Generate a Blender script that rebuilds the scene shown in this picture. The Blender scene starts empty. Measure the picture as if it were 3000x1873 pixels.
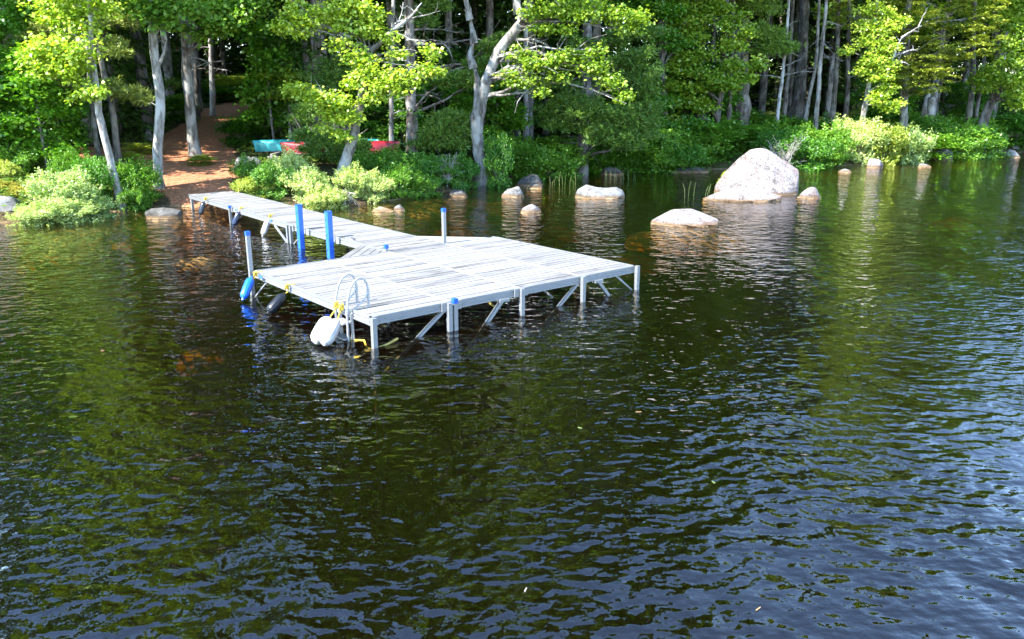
import bpy, math, random
import numpy as np
from mathutils import Vector, Matrix

# ------------------------------------------------------------------ scene, camera, light
S = bpy.context.scene
COL = S.collection
PITCH, CAM_H, FPX = math.radians(15.618), 3.797, 2350.0
cam = bpy.data.cameras.new('camera')
cam.sensor_fit = 'HORIZONTAL'; cam.sensor_width = 36.0; cam.lens = FPX / 3000 * 36
cam.clip_start = 0.1; cam.clip_end = 600
cam_o = bpy.data.objects.new('camera', cam); COL.objects.link(cam_o)
cam_o.location = (0, 0, CAM_H); cam_o.rotation_euler = (math.pi / 2 - PITCH, 0, 0)
S.camera = cam_o

SUN_EL, SUN_AZ = math.radians(49), math.radians(233)      # azimuth: (sin, cos) in (x, y)
sun_dir = Vector((math.cos(SUN_EL) * math.sin(SUN_AZ), math.cos(SUN_EL) * math.cos(SUN_AZ), math.sin(SUN_EL)))
world = bpy.data.worlds.new('World'); S.world = world; world.use_nodes = True
wn = world.node_tree
bg = wn.nodes['Background']
sky = wn.nodes.new('ShaderNodeTexSky'); sky.sky_type = 'NISHITA'; sky.sun_disc = False
sky.sun_elevation = SUN_EL; sky.sun_rotation = SUN_AZ; sky.air_density = 1.0; sky.dust_density = 0.0; sky.ozone_density = 3.0
wn.links.new(sky.outputs[0], bg.inputs[0]); bg.inputs[1].default_value = 0.15
sun = bpy.data.lights.new('sun', 'SUN'); sun.energy = 3.5; sun.angle = math.radians(0.53); sun.color = (1.0, 0.95, 0.86)
sun_o = bpy.data.objects.new('sun', sun); COL.objects.link(sun_o)
sun_o.rotation_euler = sun_dir.to_track_quat('Z', 'Y').to_euler(); sun_o.location = (-30, -10, 60)
S.view_settings.view_transform = 'Standard'; S.view_settings.look = 'None'
S.view_settings.exposure = 2.6; S.view_settings.gamma = 1.0; S.view_settings.use_curve_mapping = False
S.cycles.max_bounces = 7; S.cycles.diffuse_bounces = 3; S.cycles.glossy_bounces = 3
S.cycles.transmission_bounces = 4; S.cycles.transparent_max_bounces = 8; S.cycles.volume_bounces = 0
S.cycles.caustics_reflective = False; S.cycles.caustics_refractive = False
S.cycles.sample_clamp_indirect = 6.0
S.cycles.use_denoising = True

random.seed(7)
RNG = np.random.default_rng(11)

# ------------------------------------------------------------------ bookkeeping
def link(name, data, parent=None):
    o = bpy.data.objects.new(name, data); COL.objects.link(o)
    if parent is not None: o.parent = parent
    return o
def tag(o, label=None, cat=None, group=None, kind=None):
    if label: o['label'] = label
    if cat: o['category'] = cat
    if group: o['group'] = group
    if kind: o['kind'] = kind
    return o
def empty(name, loc, rz=0.0, label=None, cat=None, group=None):
    o = bpy.data.objects.new(name, None); COL.objects.link(o)
    o.empty_display_size = 0.2
    o.location = loc; o.rotation_euler = (0, 0, rz)
    return tag(o, label, cat, group)

def mesh_np(name, V, F4=None, F3=None, mat=None, smooth=False):
    """V (n,3), F4 (m,4) quads and/or F3 (k,3) triangles"""
    V = np.asarray(V, dtype=np.float32)
    me = bpy.data.meshes.new(name)
    n4 = 0 if F4 is None else len(F4); n3 = 0 if F3 is None else len(F3)
    me.vertices.add(len(V)); me.vertices.foreach_set('co', V.ravel())
    loops = []
    starts = []
    if n4: loops.append(np.asarray(F4, dtype=np.int32).ravel()); starts.append(np.arange(n4) * 4)
    if n3: loops.append(np.asarray(F3, dtype=np.int32).ravel()); starts.append(n4 * 4 + np.arange(n3) * 3)
    L = np.concatenate(loops); St = np.concatenate(starts).astype(np.int32)
    me.loops.add(len(L)); me.loops.foreach_set('vertex_index', L)
    me.polygons.add(n4 + n3); me.polygons.foreach_set('loop_start', St)
    try:
        me.polygons.foreach_set('loop_total', np.array([4] * n4 + [3] * n3, dtype=np.int32))
    except Exception:
        pass
    me.update(calc_edges=True)
    if smooth: me.polygons.foreach_set('use_smooth', np.ones(n4 + n3, dtype=bool))
    if mat: me.materials.append(mat)
    me.validate()
    return me

class MB:
    """collects boxes, bars, tubes and lathes and links them as one mesh object"""
    def __init__(s): s.v = []; s.f = []
    def _add(s, vs, fs):
        b = len(s.v); s.v += [tuple(v) for v in vs]; s.f += [tuple(i + b for i in f) for f in fs]
    def box(s, x0, x1, y0, y1, z0, z1):
        vs = [(x, y, z) for z in (z0, z1) for y in (y0, y1) for x in (x0, x1)]
        s._add(vs, [(0, 2, 3, 1), (4, 5, 7, 6), (0, 1, 5, 4), (2, 6, 7, 3), (0, 4, 6, 2), (1, 3, 7, 5)]); return s
    def bar(s, a, b, w, h, up=(0, 0, 1)):
        a, b = Vector(a), Vector(b); d = (b - a).normalized(); u = Vector(up)
        r = d.cross(u)
        if r.length < 1e-4: r = d.cross(Vector((0, 1, 0)))
        r.normalize(); u = r.cross(d).normalized()
        vs = []
        for p in (a, b):
            for (i, j) in ((-1, -1), (1, -1), (1, 1), (-1, 1)):
                vs.append(p + r * (w / 2 * i) + u * (h / 2 * j))
        s._add(vs, [(3, 2, 1, 0), (4, 5, 6, 7), (0, 1, 5, 4), (1, 2, 6, 5), (2, 3, 7, 6), (3, 0, 4, 7)]); return s
    def tube(s, pts, rad, n=8, cap=True):
        pts = [Vector(p) for p in pts]; m = len(pts)
        if not hasattr(rad, '__len__'): rad = [rad] * m
        ref = None; vs = []; fs = []
        for i, p in enumerate(pts):
            d = (pts[min(i + 1, m - 1)] - pts[max(i - 1, 0)]).normalized()
            if ref is None:
                ref = d.cross(Vector((0, 0, 1)) if abs(d.z) < .9 else Vector((1, 0, 0))).normalized()
            ref = (ref - d * ref.dot(d)).normalized(); q = d.cross(ref)
            for k in range(n):
                a = 2 * math.pi * k / n
                vs.append(p + (ref * math.cos(a) + q * math.sin(a)) * rad[i])
        for i in range(m - 1):
            for k in range(n):
                fs.append((i * n + k, i * n + (k + 1) % n, (i + 1) * n + (k + 1) % n, (i + 1) * n + k))
        if cap: fs.append(tuple(range(n))[::-1]); fs.append(tuple((m - 1) * n + k for k in range(n)))
        s._add(vs, fs); return s
    def poly_prism(s, pts, z0, z1):
        n = len(pts); vs = [(x, y, z0) for x, y in pts] + [(x, y, z1) for x, y in pts]
        fs = [tuple(range(n))[::-1], tuple(range(n, 2 * n))] + [(i, (i + 1) % n, n + (i + 1) % n, n + i) for i in range(n)]
        s._add(vs, fs); return s
    def mesh(s, name, mat, smooth=False):
        me = bpy.data.meshes.new(name); me.from_pydata(s.v, [], s.f); me.update()
        if mat: me.materials.append(mat)
        if smooth: me.polygons.foreach_set('use_smooth', [True] * len(me.polygons))
        return me
    def build(s, name, mat, parent=None, smooth=False):
        return link(name, s.mesh(name, mat, smooth), parent)

# ------------------------------------------------------------------ materials
def new_mat(name):
    m = bpy.data.materials.new(name); m.use_nodes = True
    nt = m.node_tree; nt.nodes.clear()
    out = nt.nodes.new('ShaderNodeOutputMaterial')
    return m, nt, out
def N(nt, kind, **kw):
    n = nt.nodes.new('ShaderNode' + kind)
    for k, v in kw.items():
        if k in n.inputs: n.inputs[k].default_value = v
        else: setattr(n, k, v)
    return n
def ramp(nt, fac, stops, interp='LINEAR'):
    r = nt.nodes.new('ShaderNodeValToRGB'); r.color_ramp.interpolation = interp
    e = r.color_ramp.elements
    while len(e) < len(stops): e.new(0.5)
    for i, (p, c) in enumerate(stops):
        e[i].position = p; e[i].color = (*c, 1) if len(c) == 3 else c
    nt.links.new(fac, r.inputs[0]); return r
def mix(nt, fac, a, b, mode='MIX'):
    n = nt.nodes.new('ShaderNodeMix'); n.data_type = 'RGBA'; n.blend_type = mode
    for sock, val in ((n.inputs[0], fac), (n.inputs[6], a), (n.inputs[7], b)):
        if hasattr(val, 'is_output'): nt.links.new(val, sock)
        elif isinstance(val, (int, float)): sock.default_value = val
        else: sock.default_value = (*val, 1)
    return n.outputs[2]
def noise(nt, scale, detail=4, rough=.55, coord='Object', stretch=None, offset_random=False):
    tc = nt.nodes.new('ShaderNodeTexCoord'); mp = nt.nodes.new('ShaderNodeMapping')
    nt.links.new(tc.outputs[coord], mp.inputs[0])
    if stretch: mp.inputs['Scale'].default_value = stretch
    if offset_random:
        oi = nt.nodes.new('ShaderNodeObjectInfo'); mul = N(nt, 'Math', operation='MULTIPLY'); mul.inputs[1].default_value = 37.0
        nt.links.new(oi.outputs['Random'], mul.inputs[0]); nt.links.new(mul.outputs[0], mp.inputs['Location'])
    n = N(nt, 'TexNoise', Scale=scale, Detail=detail, Roughness=rough)
    nt.links.new(mp.outputs[0], n.inputs['Vector']); return n
def geo_noise(nt, scale, detail=4, rough=.55, stretch=None):
    g = nt.nodes.new('ShaderNodeNewGeometry'); mp = nt.nodes.new('ShaderNodeMapping')
    nt.links.new(g.outputs['Position'], mp.inputs[0])
    if stretch: mp.inputs['Scale'].default_value = stretch
    n = N(nt, 'TexNoise', Scale=scale, Detail=detail, Roughness=rough)
    nt.links.new(mp.outputs[0], n.inputs['Vector']); return n
def bump(nt, height, dist=.02, strength=1.0):
    b = N(nt, 'Bump', Strength=strength, Distance=dist); nt.links.new(height, b.inputs['Height']); return b.outputs[0]

def simple(name, col, rough=.5, metal=0.0, var=.15, scale=6, bumpd=0.0, spec=.5, coat=0.0):
    m, nt, out = new_mat(name)
    p = N(nt, 'BsdfPrincipled', Roughness=rough, Metallic=metal); p.inputs['Specular IOR Level'].default_value = spec
    n = noise(nt, scale, 5)
    lo = tuple(c * (1 - var) for c in col); hi = tuple(min(1, c * (1 + var)) for c in col)
    r = ramp(nt, n.outputs[0], [(.3, lo), (.7, hi)])
    nt.links.new(r.outputs[0], p.inputs['Base Color'])
    if bumpd: nt.links.new(bump(nt, n.outputs[0], bumpd), p.inputs['Normal'])
    nt.links.new(p.outputs[0], out.inputs[0]); return m

def leaf_mat(name, c0, c1, c2, trans=.38, gloss=.08, rough=.45):
    """leaf colour varies from leaf to leaf, from plant to plant and in soft drifts through a crown"""
    m, nt, out = new_mat(name)
    g = nt.nodes.new('ShaderNodeNewGeometry')
    n = geo_noise(nt, .9, 3)
    add = N(nt, 'Math', operation='MULTIPLY_ADD'); add.inputs[1].default_value = .62; 
    nt.links.new(g.outputs['Random Per Island'], add.inputs[0])
    m2 = N(nt, 'Math', operation='MULTIPLY'); m2.inputs[1].default_value = .42; nt.links.new(n.outputs[0], m2.inputs[0])
    nt.links.new(m2.outputs[0], add.inputs[2])
    r = ramp(nt, add.outputs[0], [(.12, c0), (.5, c1), (.92, c2)])
    oi = nt.nodes.new('ShaderNodeObjectInfo')
    r2 = ramp(nt, oi.outputs['Random'], [(0, (.78, .86, .85)), (1, (1.15, 1.1, 1.0))])
    colr = mix(nt, 1.0, r.outputs[0], r2.outputs[0], 'MULTIPLY')
    d = N(nt, 'BsdfDiffuse'); t = N(nt, 'BsdfTranslucent')
    nt.links.new(colr, d.inputs[0])
    tcol = mix(nt, 1.0, colr, (1.25, 1.35, .5), 'MULTIPLY'); nt.links.new(tcol, t.inputs[0])
    mx = N(nt, 'MixShader'); mx.inputs[0].default_value = trans
    nt.links.new(d.outputs[0], mx.inputs[1]); nt.links.new(t.outputs[0], mx.inputs[2])
    gl = N(nt, 'BsdfGlossy', Roughness=rough); gl.inputs[0].default_value = (.9, .95, 1, 1)
    mg = N(nt, 'MixShader'); mg.inputs[0].default_value = gloss * .5
    nt.links.new(mx.outputs[0], mg.inputs[1]); nt.links.new(gl.outputs[0], mg.inputs[2])
    nt.links.new(mg.outputs[0], out.inputs[0]); return m

def bark_mat(name, lo, hi, patch=None, scale=7.0, depth=.03, ring=False):
    m, nt, out = new_mat(name)
    p = N(nt, 'BsdfPrincipled', Roughness=.9); p.inputs['Specular IOR Level'].default_value = .2
    st = (1, 1, .22) if not ring else (1, 1, 1.6)
    n = geo_noise(nt, scale, 6, .65, st); n2 = geo_noise(nt, 2.2, 4, .6, (1, 1, .6))
    v = N(nt, 'TexVoronoi', Scale=scale * 1.3)
    g = nt.nodes.new('ShaderNodeNewGeometry'); mp = nt.nodes.new('ShaderNodeMapping'); mp.inputs['Scale'].default_value = (1, 1, .35)
    nt.links.new(g.outputs['Position'], mp.inputs[0]); nt.links.new(mp.outputs[0], v.inputs['Vector'])
    r = ramp(nt, n.outputs[0], [(.34, lo), (.62, hi)])
    c = r.outputs[0]
    rv = ramp(nt, v.outputs['Distance'], [(.0, (1, 1, 1)), (.55, (.95, .95, .95)), (.8, (.45, .42, .38))])
    c = mix(nt, .75, c, rv.outputs[0], 'MULTIPLY')
    if patch:
        rp = ramp(nt, n2.outputs[0], [(.48, (0, 0, 0)), (.6, (1, 1, 1))])
        c = mix(nt, rp.outputs[0], c, patch)
    nt.links.new(c, p.inputs['Base Color'])
    nt.links.new(bump(nt, n.outputs[0], depth), p.inputs['Normal'])
    nt.links.new(p.outputs[0], out.inputs[0]); return m

M = {}
M['maple_leaf'] = leaf_mat('maple_leaf', (.12, .21, .010), (.26, .39, .022), (.46, .53, .09), .42, .07)
M['birch_leaf'] = leaf_mat('birch_leaf', (.07, .17, .012), (.14, .28, .022), (.25, .38, .05), .42, .06)
M['oak_leaf'] = leaf_mat('oak_leaf', (.09, .18, .010), (.20, .32, .02), (.36, .46, .05), .42, .06)
M['green_leaf'] = leaf_mat('green_leaf', (.045, .14, .008), (.085, .23, .012), (.18, .34, .03), .4, .06)
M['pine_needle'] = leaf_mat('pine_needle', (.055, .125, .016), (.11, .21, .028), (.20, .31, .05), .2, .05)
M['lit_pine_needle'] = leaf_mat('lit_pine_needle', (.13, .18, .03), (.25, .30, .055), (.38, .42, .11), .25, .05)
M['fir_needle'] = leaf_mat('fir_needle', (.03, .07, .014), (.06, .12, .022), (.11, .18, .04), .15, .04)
M['spruce_needle'] = leaf_mat('spruce_needle', (.12, .16, .015), (.24, .29, .03), (.42, .46, .08), .22, .05)
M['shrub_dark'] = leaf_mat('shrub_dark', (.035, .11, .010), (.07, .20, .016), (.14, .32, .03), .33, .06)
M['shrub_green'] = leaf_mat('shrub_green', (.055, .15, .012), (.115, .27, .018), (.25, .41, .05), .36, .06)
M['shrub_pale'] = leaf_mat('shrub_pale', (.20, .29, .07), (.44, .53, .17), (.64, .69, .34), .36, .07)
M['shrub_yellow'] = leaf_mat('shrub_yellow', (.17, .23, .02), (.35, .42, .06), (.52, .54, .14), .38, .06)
M['moss'] = leaf_mat('moss', (.20, .18, .02), (.34, .30, .04), (.44, .38, .08), .2, .03)
M['fern'] = leaf_mat('fern', (.04, .09, .012), (.09, .17, .02), (.19, .25, .04), .36, .05)
M['reed'] = leaf_mat('reed', (.12, .17, .05), (.2, .26, .09), (.34, .36, .18), .3, .05)
M['bark_grey'] = bark_mat('bark_grey', (.06, .054, .048), (.24, .225, .205), (.29, .29, .275))
M['bark_pale'] = bark_mat('bark_pale', (.11, .10, .09), (.36, .345, .325), (.40, .405, .40))
M['bark_dark'] = bark_mat('bark_dark', (.035, .03, .026), (.15, .135, .12), (.20, .19, .175))
M['bark_pine'] = bark_mat('bark_pine', (.05, .04, .033), (.19, .165, .148), (.25, .23, .215), scale=5, depth=.05)
M['dead_wood'] = bark_mat('dead_wood', (.15, .13, .12), (.37, .34, .32), (.42, .40, .385), scale=9, depth=.012)
M['twig'] = simple('twig', (.16, .14, .12), .9, var=.4)

def rock_mat(name, lo, mid, hi, speck=(.10, .09, .085), tint=(.46, .30, .22), scale=4.0, lich=.5, waterline=True):
    m, nt, out = new_mat(name)
    p = N(nt, 'BsdfPrincipled', Roughness=.85); p.inputs['Specular IOR Level'].default_value = .3
    n1 = geo_noise(nt, scale, 8, .62); n2 = geo_noise(nt, scale * 3.5, 6, .75); n3 = geo_noise(nt, scale * .35, 5, .6)
    r = ramp(nt, n1.outputs[0], [(.30, lo), (.5, mid), (.72, hi)]); c = r.outputs[0]
    rs = ramp(nt, n2.outputs[0], [(.52, (0, 0, 0)), (.60, (1, 1, 1))]); 
    ms = N(nt, 'Math', operation='MULTIPLY'); ms.inputs[1].default_value = lich; nt.links.new(rs.outputs[0], ms.inputs[0])
    c = mix(nt, ms.outputs[0], c, speck)
    rt = ramp(nt, n3.outputs[0], [(.52, (0, 0, 0)), (.68, (1, 1, 1))])
    mt = N(nt, 'Math', operation='MULTIPLY'); mt.inputs[1].default_value = .45; nt.links.new(rt.outputs[0], mt.inputs[0])
    c = mix(nt, mt.outputs[0], c, tint)
    vo = N(nt, 'TexVoronoi', feature='DISTANCE_TO_EDGE'); vo.inputs['Scale'].default_value = .55
    gg = nt.nodes.new('ShaderNodeNewGeometry'); av = N(nt, 'VectorMath', operation='MULTIPLY_ADD'); av.inputs[1].default_value = (.9, .9, .9)
    nt.links.new(n1.outputs[1], av.inputs[0]); nt.links.new(gg.outputs['Position'], av.inputs[2]); nt.links.new(av.outputs[0], vo.inputs['Vector'])
    cr = ramp(nt, vo.outputs['Distance'], [(.0, (.25, .22, .2)), (.022, (1, 1, 1))])
    c = mix(nt, .8, c, cr.outputs[0], 'MULTIPLY')            # joints and cracks
    if waterline:                                     # damp, algae-stained band and silt below the lake level
        g = nt.nodes.new('ShaderNodeNewGeometry'); sp = nt.nodes.new('ShaderNodeSeparateXYZ'); nt.links.new(g.outputs['Position'], sp.inputs[0])
        rw = N(nt, 'MapRange'); rw.inputs[1].default_value = -.03; rw.inputs[2].default_value = .10; rw.inputs[3].default_value = 1; rw.inputs[4].default_value = 0
        jit = N(nt, 'MapRange'); jit.inputs[3].default_value = -.04; jit.inputs[4].default_value = .04; nt.links.new(n1.outputs[0], jit.inputs[0])
        ad = N(nt, 'Math', operation='ADD'); nt.links.new(sp.outputs[2], ad.inputs[0]); nt.links.new(jit.outputs[0], ad.inputs[1])
        nt.links.new(ad.outputs[0], rw.inputs[0])
        c = mix(nt, rw.outputs[0], c, (.40, .27, .14))
        rb = ramp(nt, ad.outputs[0], [(.0, (1, 1, 1)), (.012, (.42, .36, .30)), (.07, (.5, .44, .38)), (.15, (1, 1, 1))])
        c = mix(nt, 1.0, c, rb.outputs[0], 'MULTIPLY')       # wet band above the lake level
    nt.links.new(c, p.inputs['Base Color'])
    hh = N(nt, 'Math', operation='MULTIPLY_ADD'); hh.inputs[1].default_value = .35
    nt.links.new(n2.outputs[0], hh.inputs[0]); nt.links.new(n1.outputs[0], hh.inputs[2])
    nt.links.new(bump(nt, hh.outputs[0], .06, .8), p.inputs['Normal'])
    nt.links.new(p.outputs[0], out.inputs[0]); return m
M['granite_pink'] = rock_mat('granite_pink', (.13, .115, .11), (.23, .205, .20), (.31, .285, .28), (.04, .032, .03), (.20, .10, .075), lich=.85)
M['granite_grey'] = rock_mat('granite_grey', (.07, .07, .07), (.15, .15, .147), (.25, .25, .245), (.07, .07, .07), (.26, .22, .19))
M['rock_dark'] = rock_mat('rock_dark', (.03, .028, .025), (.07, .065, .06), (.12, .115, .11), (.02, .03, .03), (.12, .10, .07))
M['rock_amber'] = rock_mat('rock_amber', (.22, .17, .11), (.34, .27, .18), (.46, .39, .28), (.25, .19, .1), (.4, .26, .1))

def metal_mat(name, col):
    m, nt, out = new_mat(name)
    p = N(nt, 'BsdfPrincipled', Roughness=.42, Metallic=.25); n = noise(nt, 9, 6, .65); n2 = noise(nt, 60, 3, .6, stretch=(.08, .08, 1))
    r = ramp(nt, n.outputs[0], [(.3, tuple(c * .86 for c in col)), (.65, col)]); r2 = ramp(nt, n2.outputs[0], [(.4, (.9, .9, .9)), (.6, (1, 1, 1))])
    nt.links.new(mix(nt, 1.0, r.outputs[0], r2.outputs[0], 'MULTIPLY'), p.inputs['Base Color'])
    nt.links.new(p.outputs[0], out.inputs[0]); return m
M['aluminium'] = metal_mat('aluminium', (.24, .25, .26))
M['white_metal'] = metal_mat('white_metal', (.38, .38, .38))
M['dark_metal'] = simple('dark_metal', (.12, .12, .13), .45, .6)
M['blue_plastic'] = simple('blue_plastic', (.02, .13, .62), .35, 0, .1, 9)
M['blue_cap'] = simple('blue_cap', (.01, .09, .55), .4, 0, .1, 9)
M['hole'] = simple('hole', (.01, .02, .06), .8)
M['vinyl_white'] = simple('vinyl_white', (.42, .42, .415), .35, 0, .05, 5)
M['vinyl_blue'] = simple('vinyl_blue', (.01, .12, .62), .22, 0, .08, 5)
M['vinyl_black'] = simple('vinyl_black', (.018, .022, .03), .28, 0, .3, 7)
M['vinyl_navy'] = simple('vinyl_navy', (.014, .022, .055), .25, 0, .3, 7)
M['vinyl_charcoal'] = simple('vinyl_charcoal', (.010, .012, .017), .3, 0, .3, 7, spec=.35)
M['rope_yellow'] = simple('rope_yellow', (.62, .44, .05), .8, 0, .25, 40)
M['algae'] = simple('algae', (.30, .24, .06), .9, 0, .4, 18, .02)
M['canoe_teal'] = simple('canoe_teal', (.02, .27, .28), .35, 0, .3, 2.2)
M['canoe_red'] = simple('canoe_red', (.24, .012, .02), .4, 0, .35, 2.2)
M['canoe_trim'] = simple('canoe_trim', (.05, .05, .055), .5)
M['sticker'] = simple('sticker', (.03, .12, .5), .4, 0, .3, 60)
M['grey_timber'] = simple('grey_timber', (.24, .22, .20), .9, 0, .3, 14, .01)
M['rust_leaf'] = simple('rust_leaf', (.55, .5, .05), .7)

def deck_mat(name, lo, mid, hi):
    m, nt, out = new_mat(name)
    p = N(nt, 'BsdfPrincipled', Roughness=.8); p.inputs['Specular IOR Level'].default_value = .25
    n = noise(nt, 5, 7, .7, stretch=(.55, 7, 7), offset_random=True)
    n2 = noise(nt, 1.1, 5, .6, stretch=(1.0, 1.6, 1), offset_random=True)
    n3 = noise(nt, 24, 5, .7, stretch=(.3, 9, 9), offset_random=True)
    oi = nt.nodes.new('ShaderNodeObjectInfo')
    a = N(nt, 'Math', operation='MULTIPLY_ADD'); a.inputs[1].default_value = .55; nt.links.new(n.outputs[0], a.inputs[0])
    b = N(nt, 'Math', operation='MULTIPLY'); b.inputs[1].default_value = .45; nt.links.new(n2.outputs[0], b.inputs[0]); nt.links.new(b.outputs[0], a.inputs[2])
    c = N(nt, 'Math', operation='MULTIPLY_ADD'); c.inputs[1].default_value = .17; c.inputs[2].default_value = -.085
    nt.links.new(oi.outputs['Random'], c.inputs[0])
    d = N(nt, 'Math', operation='ADD'); nt.links.new(a.outputs[0], d.inputs[0]); nt.links.new(c.outputs[0], d.inputs[1])
    r = ramp(nt, d.outputs[0], [(.30, lo), (.46, mid), (.66, hi)])
    r3 = ramp(nt, n3.outputs[0], [(.35, (.72, .71, .70)), (.55, (1, 1, 1))])
    nt.links.new(mix(nt, .8, r.outputs[0], r3.outputs[0], 'MULTIPLY'), p.inputs['Base Color'])
    nt.links.new(bump(nt, n3.outputs[0], .004), p.inputs['Normal'])
    nt.links.new(p.outputs[0], out.inputs[0]); return m
M['deck'] = deck_mat('deck', (.065, .063, .061), (.165, .162, .16), (.25, .247, .245))
M['gusset_deck'] = deck_mat('gusset_deck', (.08, .077, .075), (.13, .127, .124), (.19, .187, .184))

# ------------------------------------------------------------------ terrain
SHORE = np.array([(-120, 2), (-60, 14), (-30, 21), (-19, 24.0), (-15.7, 24.7), (-14.4, 25.0), (-13.8, 26.2), (-13.5, 27.2), (-13.0, 28.0), (-12.3, 28.6), (-11.4, 28.5),
                  (-10.0, 28.3), (-8.5, 28.4), (-6.5, 28.6), (-5.66, 29.0), (-4.3, 30.4), (-3.3, 32), (-2.3, 33.8), (-1.2, 36.4), (0, 38.8), (1.7, 40.5), (4.4, 42.2), (7.2, 43.2),
                  (10, 43.4), (12.6, 43.2), (14.6, 43.7), (16.3, 44.4), (18.7, 45.7), (22.2, 48), (26, 50), (29.5, 52.3), (32.7, 54.7), (35.1, 56.5), (45, 60), (70, 74), (140, 110)])
def shore_s(x, y):
    """signed distance inland from the shoreline"""
    x = np.asarray(x, float); y = np.asarray(y, float)
    best = np.full(np.broadcast(x, y).shape, 1e9)
    for (x0, y0), (x1, y1) in zip(SHORE[:-1], SHORE[1:]):
        dx, dy = x1 - x0, y1 - y0; L2 = dx * dx + dy * dy
        t = np.clip(((x - x0) * dx + (y - y0) * dy) / L2, 0, 1)
        best = np.minimum(best, np.hypot(x - x0 - t * dx, y - y0 - t * dy))
    ys = np.interp(x, SHORE[:, 0], SHORE[:, 1])
    return np.where(y > ys, best, -best)
_ph = RNG.uniform(0, 6.28, (10, 2)); _fq = RNG.uniform(-1, 1, (10, 2)) * np.linspace(.25, 1.6, 10)[:, None]
def wob(x, y):
    r = 0
    for k in range(10): r = r + np.sin(_fq[k, 0] * x * 2 + _ph[k, 0]) * np.sin(_fq[k, 1] * y * 2 + _ph[k, 1]) / (1 + .45 * k)
    return r
def ground_z(x, y):
    s = shore_s(x, y); w = wob(np.asarray(x, float), np.asarray(y, float))
    land = .32 * (1 - np.exp(-np.maximum(s, 0) / .5)) + .112 * np.maximum(s, 0) + .05 * w * np.clip(s, 0, 3) / 3
    land = np.where(land > 7, 7 + (land - 7) * .5, land)
    d = np.maximum(-s, 0)
    bed = -(.08 * (1 - np.exp(-d / .4)) + .038 * d + .0075 * d * d) + .05 * w * np.clip(d, 0, 4) / 4
    bed = np.maximum(bed, -3.2 + .05 * w)
    return np.where(s > 0, land, bed)
def ray(px, py):
    X = (px - 1500) / FPX; Y = -(py - 936.5) / FPX; c, s = math.cos(PITCH), math.sin(PITCH)
    return np.array([X, c + Y * s, -s + Y * c])
def at_y(px, py, Y):
    r = ray(px, py); return Vector((r[0] * Y / r[1], Y, CAM_H + r[2] * Y / r[1]))
def on_ground(px, py):
    r = ray(px, py); Ys = np.linspace(8, 95, 1800)
    P = np.outer(Ys / r[1], r); z = CAM_H + P[:, 2]; g = ground_z(P[:, 0], Ys)
    i = np.argmax(z < g) if (z < g).any() else len(Ys) - 1
    return Vector((P[i, 0], Ys[i], g[i]))
def on_water(px, py):
    r = ray(px, py); t = -CAM_H / r[2]; return Vector((r[0] * t, r[1] * t, 0))
def gz(x, y): return float(ground_z(np.array([x]), np.array([y]))[0])

# trodden path: centre line and half widths, from the dock's shore end up the slope
PATH = []
for px, py, w in ((600, 575, 170), (590, 548, 210), (580, 500, 215), (570, 450, 205), (575, 410, 170), (620, 362, 140), (672, 328, 130), (740, 302, 120), (830, 292, 110)):
    q = on_ground(px, py); PATH.append((q.x, q.y, w / FPX * q.y / 2))
def path_w(x, y):
    best = np.zeros(np.broadcast(x, y).shape)
    for (x0, y0, w0), (x1, y1, w1) in zip(PATH[:-1], PATH[1:]):
        dx, dy = x1 - x0, y1 - y0; t = np.clip(((x - x0) * dx + (y - y0) * dy) / (dx * dx + dy * dy), 0, 1)
        d = np.hypot(x - x0 - t * dx, y - y0 - t * dy) + .35 * wob(x * 1.7, y * 1.7) * .6
        w = w0 + (w1 - w0) * t
        best = np.maximum(best, np.clip((w - d) / .6 + .5, 0, 1))
    return best
# clay patch left of the path, between the trunks
def path_mask(x, y):
    a = path_w(x, y)
    d = np.hypot((x + 17.3) / 2.6, (y - 35.6) / 1.7) + .15 * wob(x * 2, y * 2)
    return np.maximum(a, np.clip((1.0 - d) * 3 + .5, 0, 1))

def graded(lo, hi, a, b, fine, coarse):
    xs = [a]
    while xs[-1] < b: xs.append(xs[-1] + fine)
    l = [a]; st = fine
    while l[-1] > lo: st = min(coarse, st * 1.18); l.append(l[-1] - st)
    st = fine; r = [xs[-1]]
    while r[-1] < hi: st = min(coarse, st * 1.18); r.append(r[-1] + st)
    return np.array(l[:0:-1] + xs + r[1:])
gx = graded(-115, 135, -24, 36, .30, 6.0); gy = graded(-40, 150, 22, 66, .30, 6.0)
GX, GY = np.meshgrid(gx, gy); GZ = ground_z(GX, GY)
nx, ny = len(gx), len(gy)
idx = np.arange(nx * ny).reshape(ny, nx)
quads = np.stack([idx[:-1, :-1], idx[:-1, 1:], idx[1:, 1:], idx[1:, :-1]], -1).reshape(-1, 4)

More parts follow.
